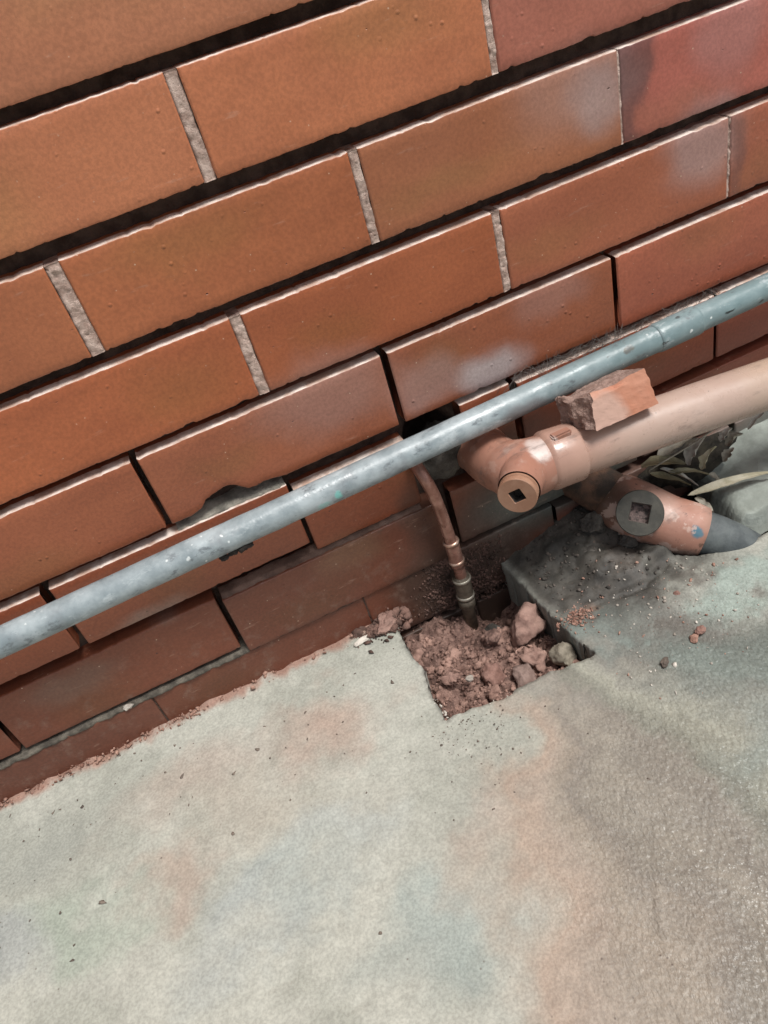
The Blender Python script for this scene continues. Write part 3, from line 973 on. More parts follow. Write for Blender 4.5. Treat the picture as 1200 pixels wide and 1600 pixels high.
    wgt = smooth(-0.150, -0.095, P[:, 1] + 0.020 * g + 0.15 * (P[:, 0] - 0.23)) * smooth(0.156, 0.172, P[:, 0] + 0.004 * g) * smooth(0.42, 0.30, P[:, 0])
    dk = np.array((0.030, 0.026, 0.022)) + np.array((0.036, 0.031, 0.026)) * np.clip(0.6 + 0.8 * fbm(P, 90, 388, 4), 0, 2)[:, None]
    wgt = (0.93 * wgt)[:, None]
    C = C * (1 - wgt) + dk * wgt
    wgt = 0.6 * smooth(0.0, 0.5, fbm(P, 26, 389, 5, 0.65)) * smooth(-0.24, -0.16, P[:, 1]) * smooth(0.17, 0.21, P[:, 0])
    wgt = wgt[:, None]
    C = C * (1 - wgt) + np.array((0.125, 0.105, 0.09)) * wgt
    C = lay(C, q, (0.375, -0.165), (0.11, 0.028), (0.33, 0.385, 0.345), 0.85, 0.6, 0.15)
    # earth rubbed into the edge along the wall
    e = (0.85 * smooth(-0.014, -0.002, P[:, 1] + 0.006 * fbm(P, 60, 385)) * (P[:, 0] < 0.1))[:, None]
    C = C * (1 - e) + np.array((0.36, 0.19, 0.14)) * e
    C = C * np.interp(P[:, 0] + 0.35 * (P[:, 1] + 0.3), [-0.02, 0.10], [0.87, 0.86])[:, None] * np.array((0.99, 1.0, 0.985))
    # mottling
    return C * (1 + 0.04 * fbm(P, 70, 390, 5, 0.7))[:, None]


def build_floor():
    P, F = grid(-0.66, 0.80, -0.70, 0.012, 0.0025)
    edge = np.minimum.reduce([P[:, 0] + 0.66, 0.80 - P[:, 0], P[:, 1] + 0.70])
    kill_v = np.zeros(len(P), bool)
    near = (P[:, 1] > -0.19) & (P[:, 0] > 0.0)
    kill_v[near] = inside(P[near], hp) | inside(P[near], tp)
    keep = ~(kill_v[F].any(axis=1))
    F = F[keep]
    # boundary vertices slide onto the ragged outline
    E_ = np.sort(np.concatenate([F[:, [0, 1]], F[:, [1, 2]], F[:, [2, 3]], F[:, [3, 0]]]), axis=1)
    key = E_[:, 0].astype(np.int64) * len(P) + E_[:, 1]
    uk, cnt = np.unique(key, return_counts=True)
    be = [(int(k // len(P)), int(k % len(P))) for k in uk[cnt == 1]]
    bv = np.unique(np.array(be).ravel())
    seg = np.concatenate([hp, tp])
    Q = P.copy()
    for v in bv:
        if P[v, 1] > 0.0105 or P[v, 0] < -0.655 or P[v, 1] < -0.695 or P[v, 0] > 0.795:
            continue
        d = np.hypot(seg[:, 0] - P[v, 0], seg[:, 1] - P[v, 1])
        i = d.argmin()
        if d[i] < 0.006:
            Q[v] = seg[i]
    P = Q
    h = floor_height(P) * smooth(0, 0.05, edge)
    V = np.c_[P, FZ + h]
    F = [tuple(f) for f in F]
    # broken thickness of the slab down into the hole and the trench
    n0 = len(V)
    V = list(map(tuple, V))
    idx = {}
    for (a, b) in be:
        pa, pb = P[a], P[b]
        if (pa[1] > 0.0105 and pb[1] > 0.0105) or min(pa[0], pb[0]) < -0.655 or min(pa[1], pb[1]) < -0.695 or max(pa[0], pb[0]) > 0.795:
            continue
        chain = []
        for v in (a, b):
            if v not in idx:
                base = P[v]
                cc = np.array([0.09, -0.06]) if base[0] < 0.2 else np.array([0.45, -0.06])
                dr = (base - cc) / (np.linalg.norm(base - cc) + 1e-9)
                col = []
                for j, z in enumerate((0.004, 0.011, 0.020, 0.032, 0.060)):
                    o = dr * (-0.0006 + 0.0022 * float(vn(np.array([[base[0], base[1], z * 3]]), 120, 360)[0]) + 0.002 * j * 0.3)
                    col.append(len(V))
                    V.append((base[0] + o[0], base[1] + o[1], FZ - z))
                idx[v] = col
            chain.append(idx[v])
        prev = (a, b)
        for j in range(5):
            cur = (chain[0][j], chain[1][j])
            F.append((prev[0], prev[1], cur[1], cur[0]))
            prev = cur
    # the same sheet carried outwards
    n1 = len(V)
    X = [-40, -0.66, 0.80, 40]
    Y = [-40, -0.70, 0.012]
    for y in Y:
        for x in X:
            V.append((x, y, FZ))
    for j in range(2):
        for i in range(3):
            if j == 1 and i == 1:
                continue
            F.append((n1 + j * 4 + i, n1 + j * 4 + i + 1, n1 + (j + 1) * 4 + i + 1, n1 + (j + 1) * 4 + i))
    V = np.array(V)
    return mesh_obj('ground', V, np.array(F), M['floor'], stain=floor_stain(V[:, :2]))


fl = build_floor()
tag(fl, 'pale stained concrete floor with a square hole broken through by the wall', 'floor', kind='structure')


# ------------------------------------------------------------------ soil in the hole
def soil_z(P):
    x, y = P[:, 0], P[:, 1]
    z = np.full(len(x), -0.597)
    z = z + 0.002 * smooth(0.06, 0.015, x) - 0.008 * smooth(0.022, 0.014, x) + 0.008 * smooth(-0.12, -0.165, y)
    z = z - 0.016 * smooth(0.105, 0.165, x) * smooth(-0.165, -0.09, y)
    z = z - 0.034 * np.exp(-(((x - 0.132) / 0.022) ** 2 + ((y + 0.012) / 0.032) ** 2))
    z = z - 0.012 * np.exp(-(((x - 0.155) / 0.014) ** 2 + ((y + 0.12) / 0.03) ** 2))
    z = z - 0.006 * smooth(-0.06, 0.0, y)
    z = z - 0.014 * np.exp(-(((x - 0.104) / 0.020) ** 2 + ((y + 0.030) / 0.020) ** 2))
    n1 = fbm(P, 48, 400, 5, 0.58)
    z = z + 0.0070 * n1 + 0.0065 * np.abs(fbm(P, 75, 405, 3)) + 0.0016 * fbm(P, 300, 410, 3)
    return z


P, F = grid(0.0, 0.185, -0.182, 0.02, 0.0012)
so_ = mesh_obj('soil', np.c_[P, soil_z(P)], F, M['soil'])
tag(so_, 'loose red brown earth filling the square hole', 'soil', kind='stuff')


def in_hole(s):
    while True:
        x, y = RNG.uniform(0.016, 0.164), RNG.uniform(-0.160, -0.003)
        if RNG.random() < 0.45 + 0.55 * (y < -0.06):
            return (x, y, float(soil_z(np.array([[x, y]]))[0]) + s * 0.35)


v, f = crumbs(3000, in_hole, 0.0004, 0.0030, 3.0)
_bm = bmesh.new()
bmesh.ops.create_icosphere(_bm, subdivisions=3, radius=1)
ICO3 = (np.array([q.co[:] for q in _bm.verts]), np.array([[q.index for q in fc.verts] for fc in _bm.faces]))
_bm.free()
cl = [(v, f)]
for k in range(85):
    r_ = 0.003 + 0.006 * RNG.random() ** 2
    cv = ICO3[0] * (1 + 0.45 * fbm(ICO3[0] + k * 3.1, 1.5, 430, 5, 0.65))[:, None] * (r_ * RNG.uniform(0.6, 1.2, 3))
    cl.append((cv @ rot_rand().T + np.array(in_hole(r_ * 0.4)), ICO3[1]))
v, f = join(cl)
tag(mesh_obj('soil_crumbs', v, f, M['soil_crumb'], smooth_shade=False), 'crumbs of red brown earth lying in the square hole', 'soil', kind='stuff')


# dirt splashed on the wall by the copper pipe, spilled at the corner and along the skirting line
def splash(s):
    z = RNG.uniform(-0.585, -0.44)
    k = (z + 0.44) / (-0.145)
    x = 0.098 - abs(RNG.normal()) * (0.005 + 0.020 * k)
    return (x, -0.0004, z)


def splash2(s):
    z = RNG.uniform(-0.60, -0.515)
    x = 0.112 + abs(RNG.normal()) * 0.025
    return (min(x, 0.162), -0.0004, z)


def corner(s):
    x, y = RNG.normal(0.005, 0.015), -abs(RNG.normal(0, 0.011))
    x = min(x, 0.032)
    hgt = 0.016 * math.exp(-((x - 0.015) / 0.016) ** 2) * math.exp(y / 0.012)
    return (x, y, FZ + RNG.uniform(0, 1) * hgt + s * 0.3)


def skirting(s):
    x = RNG.uniform(-0.5, 0.02)
    w = 0.12 + 1.2 * max(0, float(vn(np.array([[x, 0.0]]), 14, 500)[0]))
    if RNG.random() > w:
        return skirting(s)
    return (x, -abs(RNG.normal(0.004, 0.004)), FZ + 0.001 + abs(RNG.normal(0.002, 0.0015)))


a1 = crumbs(2300, splash, 0.0003, 0.0020, 2.6)
a2 = crumbs(1200, splash2, 0.0003, 0.0022, 2.6)
a3 = crumbs(420, corner, 0.0010, 0.0055, 2.5)
v, f = join([a1, a2, a3])
tag(mesh_obj('dirt_splash', v, f, M['splash'], smooth_shade=False), 'spattered earth on the wall foot and spilled over the hole corner', 'dirt', kind='stuff')
v, f = crumbs(620, skirting, 0.0004, 0.0026, 3.0)
tag(mesh_obj('mortar_crumbs', v, f, M['pinkcrumb'], smooth_shade=False), 'pinkish crumbs along the line where wall meets floor', 'crumbs', kind='stuff')


def litter1(s):
    while True:
        x, y = RNG.uniform(-0.5, 0.2), -abs(RNG.normal(0.02, 0.10)) - 0.01
        if not (0.01 < x < 0.17 and y > -0.17):
            return (x, y, FZ + 0.0006)


def grit_r(s):
    while True:
        x, y = RNG.normal(0.255, 0.06), RNG.normal(-0.155, 0.045)
        if x > 0.175 and y < -0.04 and not inside(np.array([[x, y]]), tp)[0]:
            return (x, y, FZ + float(floor_height(np.array([[x, y]]))[0]) + s * 0.3)


def dustfront(s):
    x, y = RNG.normal(0.03, 0.025), -0.165 - abs(RNG.normal(0, 0.035))
    return (x, y, FZ + 0.0006)


a1 = crumbs(170, litter1, 0.0003, 0.0018, 3.5, 0.4)
a4 = crumbs(26, lambda s_: (RNG.normal(-0.26, 0.11), -0.03 - abs(RNG.normal(0.05, 0.05)), FZ + 0.0003), 0.0012, 0.0034, 2.0, 0.22)  # larger dark flakes stand in for shadowed pits in the floor
a2 = crumbs(160, dustfront, 0.0003, 0.0012, 2.0, 0.6)
v, f = join([a1, a2, a4])
tag(mesh_obj('dark_flakes_pits', v, f, M['twig'], smooth_shade=False), 'tiny dark flakes and specks, some standing in for shadowed pits, scattered over the pale floor', 'debris', kind='stuff')
v, f = join([crumbs(330, grit_r, 0.0002, 0.0020, 4.0),
             crumbs(70, lambda s_: (0.011 + RNG.normal(0, 0.0025), RNG.uniform(-0.165, -0.125), FZ + RNG.uniform(-0.003, 0.0005)), 0.0004, 0.0018, 2.5),
             crumbs(40, lambda s_: (RNG.uniform(0.02, 0.16), -0.164 + RNG.normal(0, 0.0018), FZ + RNG.uniform(-0.003, 0.0003)), 0.0003, 0.0013, 2.5)])
tag(mesh_obj('grit', v, f, M['grit'], smooth_shade=False), 'pale grit scattered on the floor beside the hole and fittings', 'grit', kind='stuff')


def mound_dirt(s):
    while True:
        x, y = RNG.uniform(0.175, 0.31), -abs(RNG.normal(0.045, 0.035))
        if y > -0.13 and not inside(np.array([[x, y]]), tp)[0]:
            return (x, y, FZ + float(floor_height(np.array([[x, y]]))[0]) + s * 0.25)


v, f = crumbs(600, mound_dirt, 0.0003, 0.0026, 3.4)
tag(mesh_obj('mound_dirt', v, f, M['mound_dirt'], smooth_shade=False), 'dark dirt crumbs strewn over the cement mound by the fittings', 'dirt', kind='stuff')


def redchips(s):
    return grit_r(s)


v, f = crumbs(130, redchips, 0.0004, 0.0024, 4.0)
v2, f2 = crumbs(260, lambda s: (RNG.normal(0.184, 0.010), RNG.normal(-0.118, 0.008), FZ + 0.001), 0.0005, 0.0020, 2.0)
v, f = join([(v, f), (v2, f2)])
tag(mesh_obj('red_grit', v, f, M['pinkcrumb'], smooth_shade=False), 'reddish brick grit sprinkled on the floor right of the hole', 'grit', kind='stuff')

# ------------------------------------------------------------------ rubble in the hole
ROCKS = [
    ('clay_clod', (0.141, -0.076, -0.580), (0.021, 0.017, 0.024), 21, 0.24, 'clod', 'large smooth red brown clod standing at the right of the hole', 'clod', 0.3),
    ('brick_fragment', (0.083, -0.112, -0.582), (0.013, 0.012, 0.013), 22, 0.3, 'brick_rubble', 'pinkish brick fragment in the middle of the hole', 'brick piece', 0.8),
    ('stone', (0.154, -0.131, -0.580), (0.013, 0.017, 0.016), 23, 0.10, 'stone', 'rounded beige stone wedged at the right corner of the hole', 'stone', 0.2),
    ('stone', (0.107, -0.134, -0.580), (0.011, 0.017, 0.011), 24, 0.2, 'stone_grey', 'oblong dusty grey stone lying near the front of the hole', 'stone', -0.15),
    ('stone', (0.057, -0.112, -0.569), (0.0048, 0.0040, 0.0040), 25, 0.15, 'grit', 'small whitish stone on the red earth', 'stone', 0.0),
    ('clay_clod', (0.131, -0.112, -0.588), (0.016, 0.014, 0.014), 26, 0.32, 'clod', 'reddish clod between the beige stone and the smooth clod', 'clod', 0.9),
    ('clay_clod', (0.040, -0.100, -0.571), (0.010, 0.010, 0.008), 27, 0.35, 'clod', 'brown earth clod at the left side of the hole', 'clod', 0.4),
    ('stone', (0.116, -0.040, -0.606), (0.010, 0.010, 0.009), 28, 0.15, 'cement', 'dark grey stone at the back of the hole beside the copper pipe', 'stone', 0.5),
    ('clay_clod', (0.104, -0.072, -0.576), (0.010, 0.009, 0.010), 29, 0.25, 'soil', 'dark brown clod behind the pinkish brick fragment', 'clod', 1.2),
    ('brick_chip', (0.268, -0.200, FZ + 0.003), (0.0062, 0.0050, 0.0042), 30, 0.15, 'brick_rubble', 'larger orange red brick chip on the floor right of the hole', 'brick piece', 0.5),
    ('brick_chip', (0.258, -0.203, FZ + 0.002), (0.0060, 0.0040, 0.0026), 31, 0.2, 'pinkcrumb', 'flat brownish crumb touching the orange red brick chip', 'brick piece', 0.9),
    ('brick_chip', (0.280, -0.150, FZ + 0.0035), (0.0042, 0.0036, 0.0030), 32, 0.15, 'brick_rubble', 'small pink chip on the pale green cement before the lower fitting', 'brick piece', 0.1),
    ('dirt_lump', (0.218, -0.212, FZ + 0.0015), (0.0060, 0.0036, 0.0022), 33, 0.3, 'twig', 'dark brown dirt lump on the floor in front of the grit', 'dirt', 0.4),
    ('mortar_lump', (-0.024, -0.016, FZ + 0.0025), (0.011, 0.0035, 0.0035), 34, 0.2, 'grit', 'pale sliver of mortar at the wall foot left of the hole', 'mortar', 0.2),
    ('mortar_lump', (0.006, -0.012, FZ + 0.005), (0.016, 0.011, 0.011), 35, 0.25, 'clod', 'crumbly pink brown mortar lump on the back left corner of the hole', 'mortar', 0.5),
    ('mortar_lump', (-0.272, -0.0005, -0.5105), (0.0070, 0.0032, 0.0035), 36, 0.3, 'grit', 'yellowish blob of old mortar on the lowest brick ledge', 'mortar', 0.1),
]
for nm, loc, size, seed, ro, mt, lab, cat, rz in ROCKS:
    v, f = rock_data((0, 0, 0), size, seed, ro, 9, rz)
    o = mesh_obj(nm, v, f, M[mt], smooth_shade=False)
    o.location = (loc[0], loc[1], loc[2] - (0.006 if loc[2] < FZ - 0.008 else 0.0))
    tag(o, lab, cat)


# ------------------------------------------------------------------ cement round the fittings
def trench():
    P, F = grid(0.285, 0.80, -0.150, 0.015, 0.003)
    h = -0.034 + 0.006 * fbm(P, 50, 620, 4)
    return np.c_[P, FZ + h], F


v, f = trench()
tag(mesh_obj('trench_dirt', v, f, M['litter']), 'dark dirt in the gap under the pipes at the right', 'soil', kind='stuff')


def ledge():
    P, F = grid(0.0, 1.0, 0.0, 1.0, 0.0125)
    u, t = P[:, 0], P[:, 1]
    q = np.c_[u * 0.45, t * 0.1]
    x = 0.395 + 0.018 * t + u * (0.80 - 0.395 - 0.018 * t) + 0.003 * fbm(q, 60, 630) * (1 - u)
    y = -0.108 + 0.004 * fbm(np.c_[u * 0.45, np.zeros(len(u))], 40, 640) * (1 - t) + t * 0.118
    z = FZ + 0.010 + 0.003 * fbm(q, 30, 650, 4) + 0.02 * smooth(0.65, 1.0, t)
    z = z - 0.03 * smooth(0.06, 0.0, t) - 0.03 * smooth(0.02, 0.0, u)
    return np.c_[x, y, z], F


v, f = ledge()
tag(mesh_obj('cement_ledge', v, f, M['ledge']), 'greenish cement ledge at the wall foot behind the lower pipe, far right', 'cement')

LUMPS = [((0.268, -0.030, -0.533), (0.020, 0.016, 0.013), 70, 'cement lump pressed against the wall left of the drain fitting'),
         ((0.286, -0.062, -0.546), (0.016, 0.013, 0.011), 71, 'cement lump directly under the dark round plug'),
         ((0.240, -0.052, -0.549), (0.014, 0.011, 0.006), 72, 'low flat cement lump on the dirty mound beside the hole')]
for loc, size, seed, lab in LUMPS:
    v, f = rock_data((0, 0, 0), size, seed, 0.22, 6)
    o = mesh_obj('cement_lump', v, f, M['cement'])
    o.location = loc
    tag(o, lab, 'cement')

# ------------------------------------------------------------------ grey pipe along the wall
GY, GR = -0.028, 0.01345
gz = lambda x: -0.3455 + 0.0155 * (x - 0.08)
gp = empty('metal_pipe', (0.0, GY, gz(0)), 'long grey painted metal pipe running along the brick wall', 'pipe')
xs = np.linspace(-1.2, 1.4, 240)
v, f = tube_data([(x, GY, gz(x)) for x in xs], [GR + 0.00012 * math.sin(37 * x) for x in xs], 40)
v = v + 0.00025 * np.c_[np.zeros(len(v)), fbm(v, 70, 700), fbm(v, 70, 705)]
mesh_obj('pipe_run', v, f, M['grey_pipe'], gp)
sx = [0.352, 0.353, 0.356, 0.398, 0.4005, 0.401]
v, f = tube_data([(x, GY, gz(x)) for x in sx], [GR + 0.0001, GR + 0.0009, GR + 0.0013, GR + 0.0014, GR + 0.0011, GR + 0.0001], 40)
mesh_obj('coupling', v, f, M['grey_pipe'], gp)
for k, (x, z, s) in enumerate([(-0.092, -0.3615, 0.0055), (-0.104, -0.3625, 0.0040), (-0.114, -0.3640, 0.0042)]):
    v, f = rock_data((0, 0, 0), (s * 1.3, s * 0.8, s * 0.9), 50 + k, 0.3, 5)
    o = mesh_obj('dirt_clump', v, f, M['void'])
    o.location = (x, GY - 0.006, z + 0.001)
    tag(o, ['largest dark dirt clump clinging under the grey pipe', 'tiny dark dirt clump in the middle under the grey pipe', 'dark dirt clump at the left under the grey pipe'][k], 'dirt', 'dirt clumps under the grey pipe')

# ------------------------------------------------------------------ copper riser
cp = empty('copper_pipe', (0.1, -0.02, -0.61), 'thin copper pipe rising from the hole and bending behind the grey pipe', 'pipe')
path = bezier((0.0885, 0.02, -0.372), (0.0885, -0.016, -0.370), (0.0925, -0.026, -0.388), (0.0965, -0.0225, -0.418), 14)
path += [(0.0985, -0.0215, -0.440), (0.1000, -0.0205, -0.462), (0.1010, -0.0200, -0.480), (0.1018, -0.0200, -0.50), (0.1018, -0.0200, -0.53), (0.1010, -0.0200, -0.560)]
rad = [0.0064] * len(path)
v, f = tube_data(path, rad, 24)
mesh_obj('tube', v, f, M['copper'], cp)


def sleeve(name, z0, z1, r, mat, rims, rim_mat):
    def ax(z):
        return (float(np.interp(-z, [0.46, 0.48, 0.53, 0.60], [0.1000, 0.1010, 0.1018, 0.1004])), -0.020, z)
    zs = np.linspace(z0, z1, 9)
    v, f = tube_data([ax(z) for z in zs], [r] * 9, 28)
    o = mesh_obj(name, v, f, mat, cp)
    for z in rims:
        pr = [(-0.0022, r - 0.0006), (-0.0018, r + 0.0007), (0, r + 0.0013), (0.0018, r + 0.0007), (0.0022, r - 0.0006)]
        v, f = tube_data([ax(z + s) for s, _ in pr], [q for _, q in pr], 28, False)
        mesh_obj('rim', v, f, rim_mat, o)


sleeve('copper_coupling', -0.4745, -0.512, 0.0078, M['copper'], [-0.4765, -0.5045], M['copper_rim'])
sleeve('brass_coupling', -0.528, -0.564, 0.0094, M['copper_dull'], [-0.532, -0.5575], M['copper_edge'])
v, f = tube_data([(0.1008, -0.02, -0.562), (0.1004, -0.02, -0.572), (0.1, -0.02, -0.576), (0.1, -0.0205, -0.640)], [0.0100, 0.0100, 0.0072, 0.0070], 24, True, 0.0004, 3)
mesh_obj('stub', v, f, M['copper_dull'], cp)

# ------------------------------------------------------------------ brown waste pipe with its access bend
UD = Vector((-0.608, -0.784, 0.109)).normalized()
wp = empty('waste_pipe', (0.3, -0.075, -0.44), 'fat brown painted waste pipe with a square socket plug, under the grey pipe', 'pipe')


def wz(x): return -0.3925 - 0.072 * (x - 0.2)
def wy(x): return -0.067 - 0.060 * (x - 0.2)


xs = np.linspace(0.205, 1.3, 60)
v, f = tube_data([(x, wy(x), wz(x)) for x in xs], [0.0252] * 60, 44)
v = v + 0.0003 * np.c_[np.zeros(len(v)), fbm(v, 30, 720), fbm(v, 30, 725)]
mesh_obj('pipe_run', v, f, M['waste'], wp)
sx = [(0.196, 0.0268), (0.1985, 0.0288), (0.201, 0.0296), (0.2275, 0.0290), (0.2295, 0.0284), (0.2305, 0.0272), (0.2307, 0.0251)]
v, f = tube_data([(x, wy(x), wz(x)) for x, _ in sx], [r for _, r in sx], 44, False)
col_ = mesh_obj('collar', v, f, M['waste'], wp)
# moulded key on top of the collar
bmk = bmesh.new()
bmesh.ops.create_cube(bmk, size=1.0)
bmesh.ops.scale(bmk, vec=(0.020, 0.009, 0.007), verts=bmk.verts)
bmesh.ops.bevel(bmk, geom=bmk.edges[:], offset=0.0015, segments=2, affect='EDGES')
bmesh.ops.translate(bmk, vec=(0.214, wy(0.214) - 0.006, wz(0.214) + 0.0285), verts=bmk.verts)
v = np.array([q.co[:] for q in bmk.verts])
f = [tuple(q.index for q in fc.verts) for fc in bmk.faces]
bmk.free()
mesh_obj('key', v, f, M['fitting'], col_, False)
# another collar far along the pipe at the frame edge
sx = [(0.487, 0.0252), (0.488, 0.0285), (0.491, 0.0294), (0.545, 0.0294), (0.548, 0.0284), (0.549, 0.0252)]
v, f = tube_data([(x, wy(x), wz(x)) for x, _ in sx], [r for _, r in sx], 44, False)
mesh_obj('collar', v, f, M['waste'], wp)
# swept bend: collar -> body -> back into the wall
C0 = (0.198, wy(0.198), wz(0.198))
bend = bezier(C0, (0.168, -0.067, -0.392), (0.156, -0.060, -0.392), (0.166, 0.030, -0.402), 26)
rb_ = []
for i in range(27):
    t = i / 26
    r = 0.0268 + 0.0022 * math.sin(math.pi * min(t * 1.6, 1))
    if 0.52 < t < 0.58:
        r -= 0.0010
    if t > 0.9:
        r += 0.002
    rb_.append(r)
v, f = tube_data(bend, rb_, 44)
mesh_obj('bend', v, f, M['fitting'], wp)
PC = Vector((0.178, -0.066, -0.388))
prof = [(0.000, 0.0225), (0.022, 0.0215), (0.029, 0.0205), (0.036, 0.0198), (0.0405, 0.0196)]
v, f = lathe(PC, UD, prof, 40)
mesh_obj('plug_neck', v, f, M['fitting'], wp)


def plug(parent, o, d, r, thick, hole, rot, mat, dirt=None):
    """round screw plug with a square socket sunk in its face"""
    d = Vector(d).normalized()
    up = Vector((0, 0, 1))
    u = (up - d * up.dot(d)).normalized()
    w = d.cross(u)
    o = Vector(o)
    seg = 48
    rings = [(0.0, r * 0.95), (0.001, r), (thick * 0.30, r), (thick * 0.36, r * 0.945), (thick * 0.46, r * 0.945), (thick * 0.52, r), (thick - 0.0008, r), (thick, r * 0.965)]
    V, F = [], []
    for s, rr in rings:
        for k in range(seg):
            a = 2 * math.pi * k / seg
            V.append(o + d * s + (u * math.cos(a) + w * math.sin(a)) * rr)
    for i in range(len(rings) - 1):
        for k in range(seg):
            k2 = (k + 1) % seg
            F.append((i * seg + k, i * seg + k2, (i + 1) * seg + k2, (i + 1) * seg + k))
    base = (len(rings) - 1) * seg
    # square ring of the same count, so the face is one clean strip
    def sq(a):
        a2 = a - rot
        c, s = math.cos(a2), math.sin(a2)
        k = hole / max(abs(c), abs(s))
        x, y = c * k, s * k
        return x * math.cos(rot) - y * math.sin(rot), x * math.sin(rot) + y * math.cos(rot)
    for depth in (0.0, 0.0006, -0.0):
        pass
    for dd, sc in ((0.0, 1.06), (-0.0007, 1.0), (-0.010, 0.94)):
        for k in range(seg):
            x, y = sq(2 * math.pi * k / seg)
            V.append(o + d * (thick + dd) + u * x * sc + w * y * sc)
    for k in range(seg):
        k2 = (k + 1) % seg
        F.append((base + k, base + k2, base + seg + k2, base + seg + k))
        F.append((base + seg + k, base + seg + k2, base + 2 * seg + k2, base + 2 * seg + k))
    p = mesh_obj('plug', [tuple(q) for q in V], F, mat, parent, False)
    V2, F2 = [], []
    ring2 = base + 2 * seg
    ring3 = base + 3 * seg
    V2 = [tuple(V[ring2 + k]) for k in range(seg)] + [tuple(V[ring3 + k]) for k in range(seg)] + [tuple(o + d * (thick - 0.0100))]
    for k in range(seg):
        k2 = (k + 1) % seg
        F2.append((k, k2, seg + k2, seg + k))
        F2.append((seg + k, seg + k2, 2 * seg))
    mesh_obj('socket', V2, F2, dirt or M['void'], p, False)
    return p


plug(wp, PC + UD * 0.0400, UD, 0.0183, 0.0115, 0.0060, 0.45, M['plug_brown'])

# ------------------------------------------------------------------ lower fitting
LD = (Vector(CAM) - Vector((0.296, -0.056, -0.52))).normalized()
lf = empty('drain_fitting', (0.31, -0.06, FZ), 'flaking brown drain fitting with a dark round plug, half set in cement', 'pipe fitting')
p1 = bezier((0.294, -0.012, -0.516), (0.297, -0.030, -0.521), (0.309, -0.052, -0.529), (0.334, -0.082, -0.541), 20)
p1 += [(0.344, -0.091, -0.545), (0.352, -0.098, -0.549)]
r1 = [0.012, 0.0215, 0.0270, 0.0295] + [0.0305 + 0.0022 * math.sin(math.pi * min(1, max(0, (i - 3) / 15))) for i in range(4, 21)] + [0.0300, 0.0282]
v, f = tube_data(p1, r1, 44, True, 0.0004, 8)
mesh_obj('body', v, f, M['lower'], lf)
v, f = tube_data(bezier((0.302, -0.035, -0.523), (0.290, -0.015, -0.512), (0.276, 0.0, -0.498), (0.262, 0.03, -0.485), 12), [0.0265] * 13, 36, True, 0.0008, 9)
mesh_obj('branch', v, f, M['lower_dirty'], lf)
p2 = bezier((0.345, -0.092, -0.546), (0.360, -0.104, -0.553), (0.378, -0.118, -0.566), (0.398, -0.132, -0.592), 14)
v, f = tube_data(p2, [0.0247] * 15, 40, True)
mesh_obj('tail_pipe', v, f, M['rubber'], lf)
LC = Vector((0.309, -0.050, -0.5300))
v, f = lathe(LC, LD, [(0.0, 0.0245), (0.026, 0.0235), (0.034, 0.0222), (0.040, 0.0220)], 40)
mesh_obj('plug_neck', v, f, M['lower'], lf)
plug(lf, LC + LD * 0.036, LD, 0.0243, 0.0140, 0.0098, -0.25, M['plug_dark'], M['socket_dirt'])


# ------------------------------------------------------------------ broken brick on the pipe
def broken_brick():
    # local: front face in the x-z plane, s along the length
    nx, nz, ny = 22, 12, 14
    W, Hh, D = 0.064, 0.036, 0.045
    bm = bmesh.new()
    bmesh.ops.create_cube(bm, size=1.0)
    bmesh.ops.subdivide_edges(bm, edges=bm.edges[:], cuts=19, use_grid_fill=True)
    v = np.array([q.co[:] for q in bm.verts])
    f = [tuple(q.index for q in fc.verts) for fc in bm.faces]
    bm.free()
    L = v.copy()
    v[:, 0] *= W
    v[:, 1] *= D
    v[:, 2] *= Hh
    left = smooth(0.30, 0.5, -L[:, 0])
    # broken left end: slants back to the left, ragged
    v[:, 0] -= left * (0.013 * (L[:, 1] + 0.5))
    v[:, 0] += left * (0.0045 * fbm(v, 70, 801, 4) + 0.004 * (L[:, 2]))
    v[:, 2] += left * 0.003 * fbm(v, 60, 802)
    # spalled upper edge
    topl = smooth(0.30, 0.5, L[:, 2]) * smooth(0.25, -0.1, L[:, 0])
    v[:, 2] -= topl * (0.0030 + 0.0032 * fbm(v, 75, 803, 4))
    v[:, 1] += topl * smooth(0.25, 0.5, -L[:, 1]) * 0.004
    # front face is not quite square: lower right corner runs long
    v[:, 0] += smooth(0.2, 0.5, L[:, 0]) * (0.004 * (-L[:, 2]) + 0.0010 * fbm(v, 90, 805))
    v += 0.00045 * np.c_[fbm(v, 160, 806), fbm(v, 160, 807), fbm(v, 160, 808)]
    mi = []
    for fc in f:
        c = L[list(fc)].mean(axis=0)
        front = c[1] < -0.49
        end = c[0] < -0.48
        spall = c[2] > 0.48
        mi.append(1 if (end or spall or c[1] > 0.49) else 0)
    o = mesh_obj('broken_brick', v, f, [M['broken_face'], M['broken_core']], None, False, mi)
    o.location = (0.2725, -0.066, -0.3560)
    o.rotation_euler = (math.radians(-24), math.radians(3.0), math.radians(3))
    return o


tag(broken_brick(), 'broken orange brick piece resting on top of the brown waste pipe', 'brick piece')


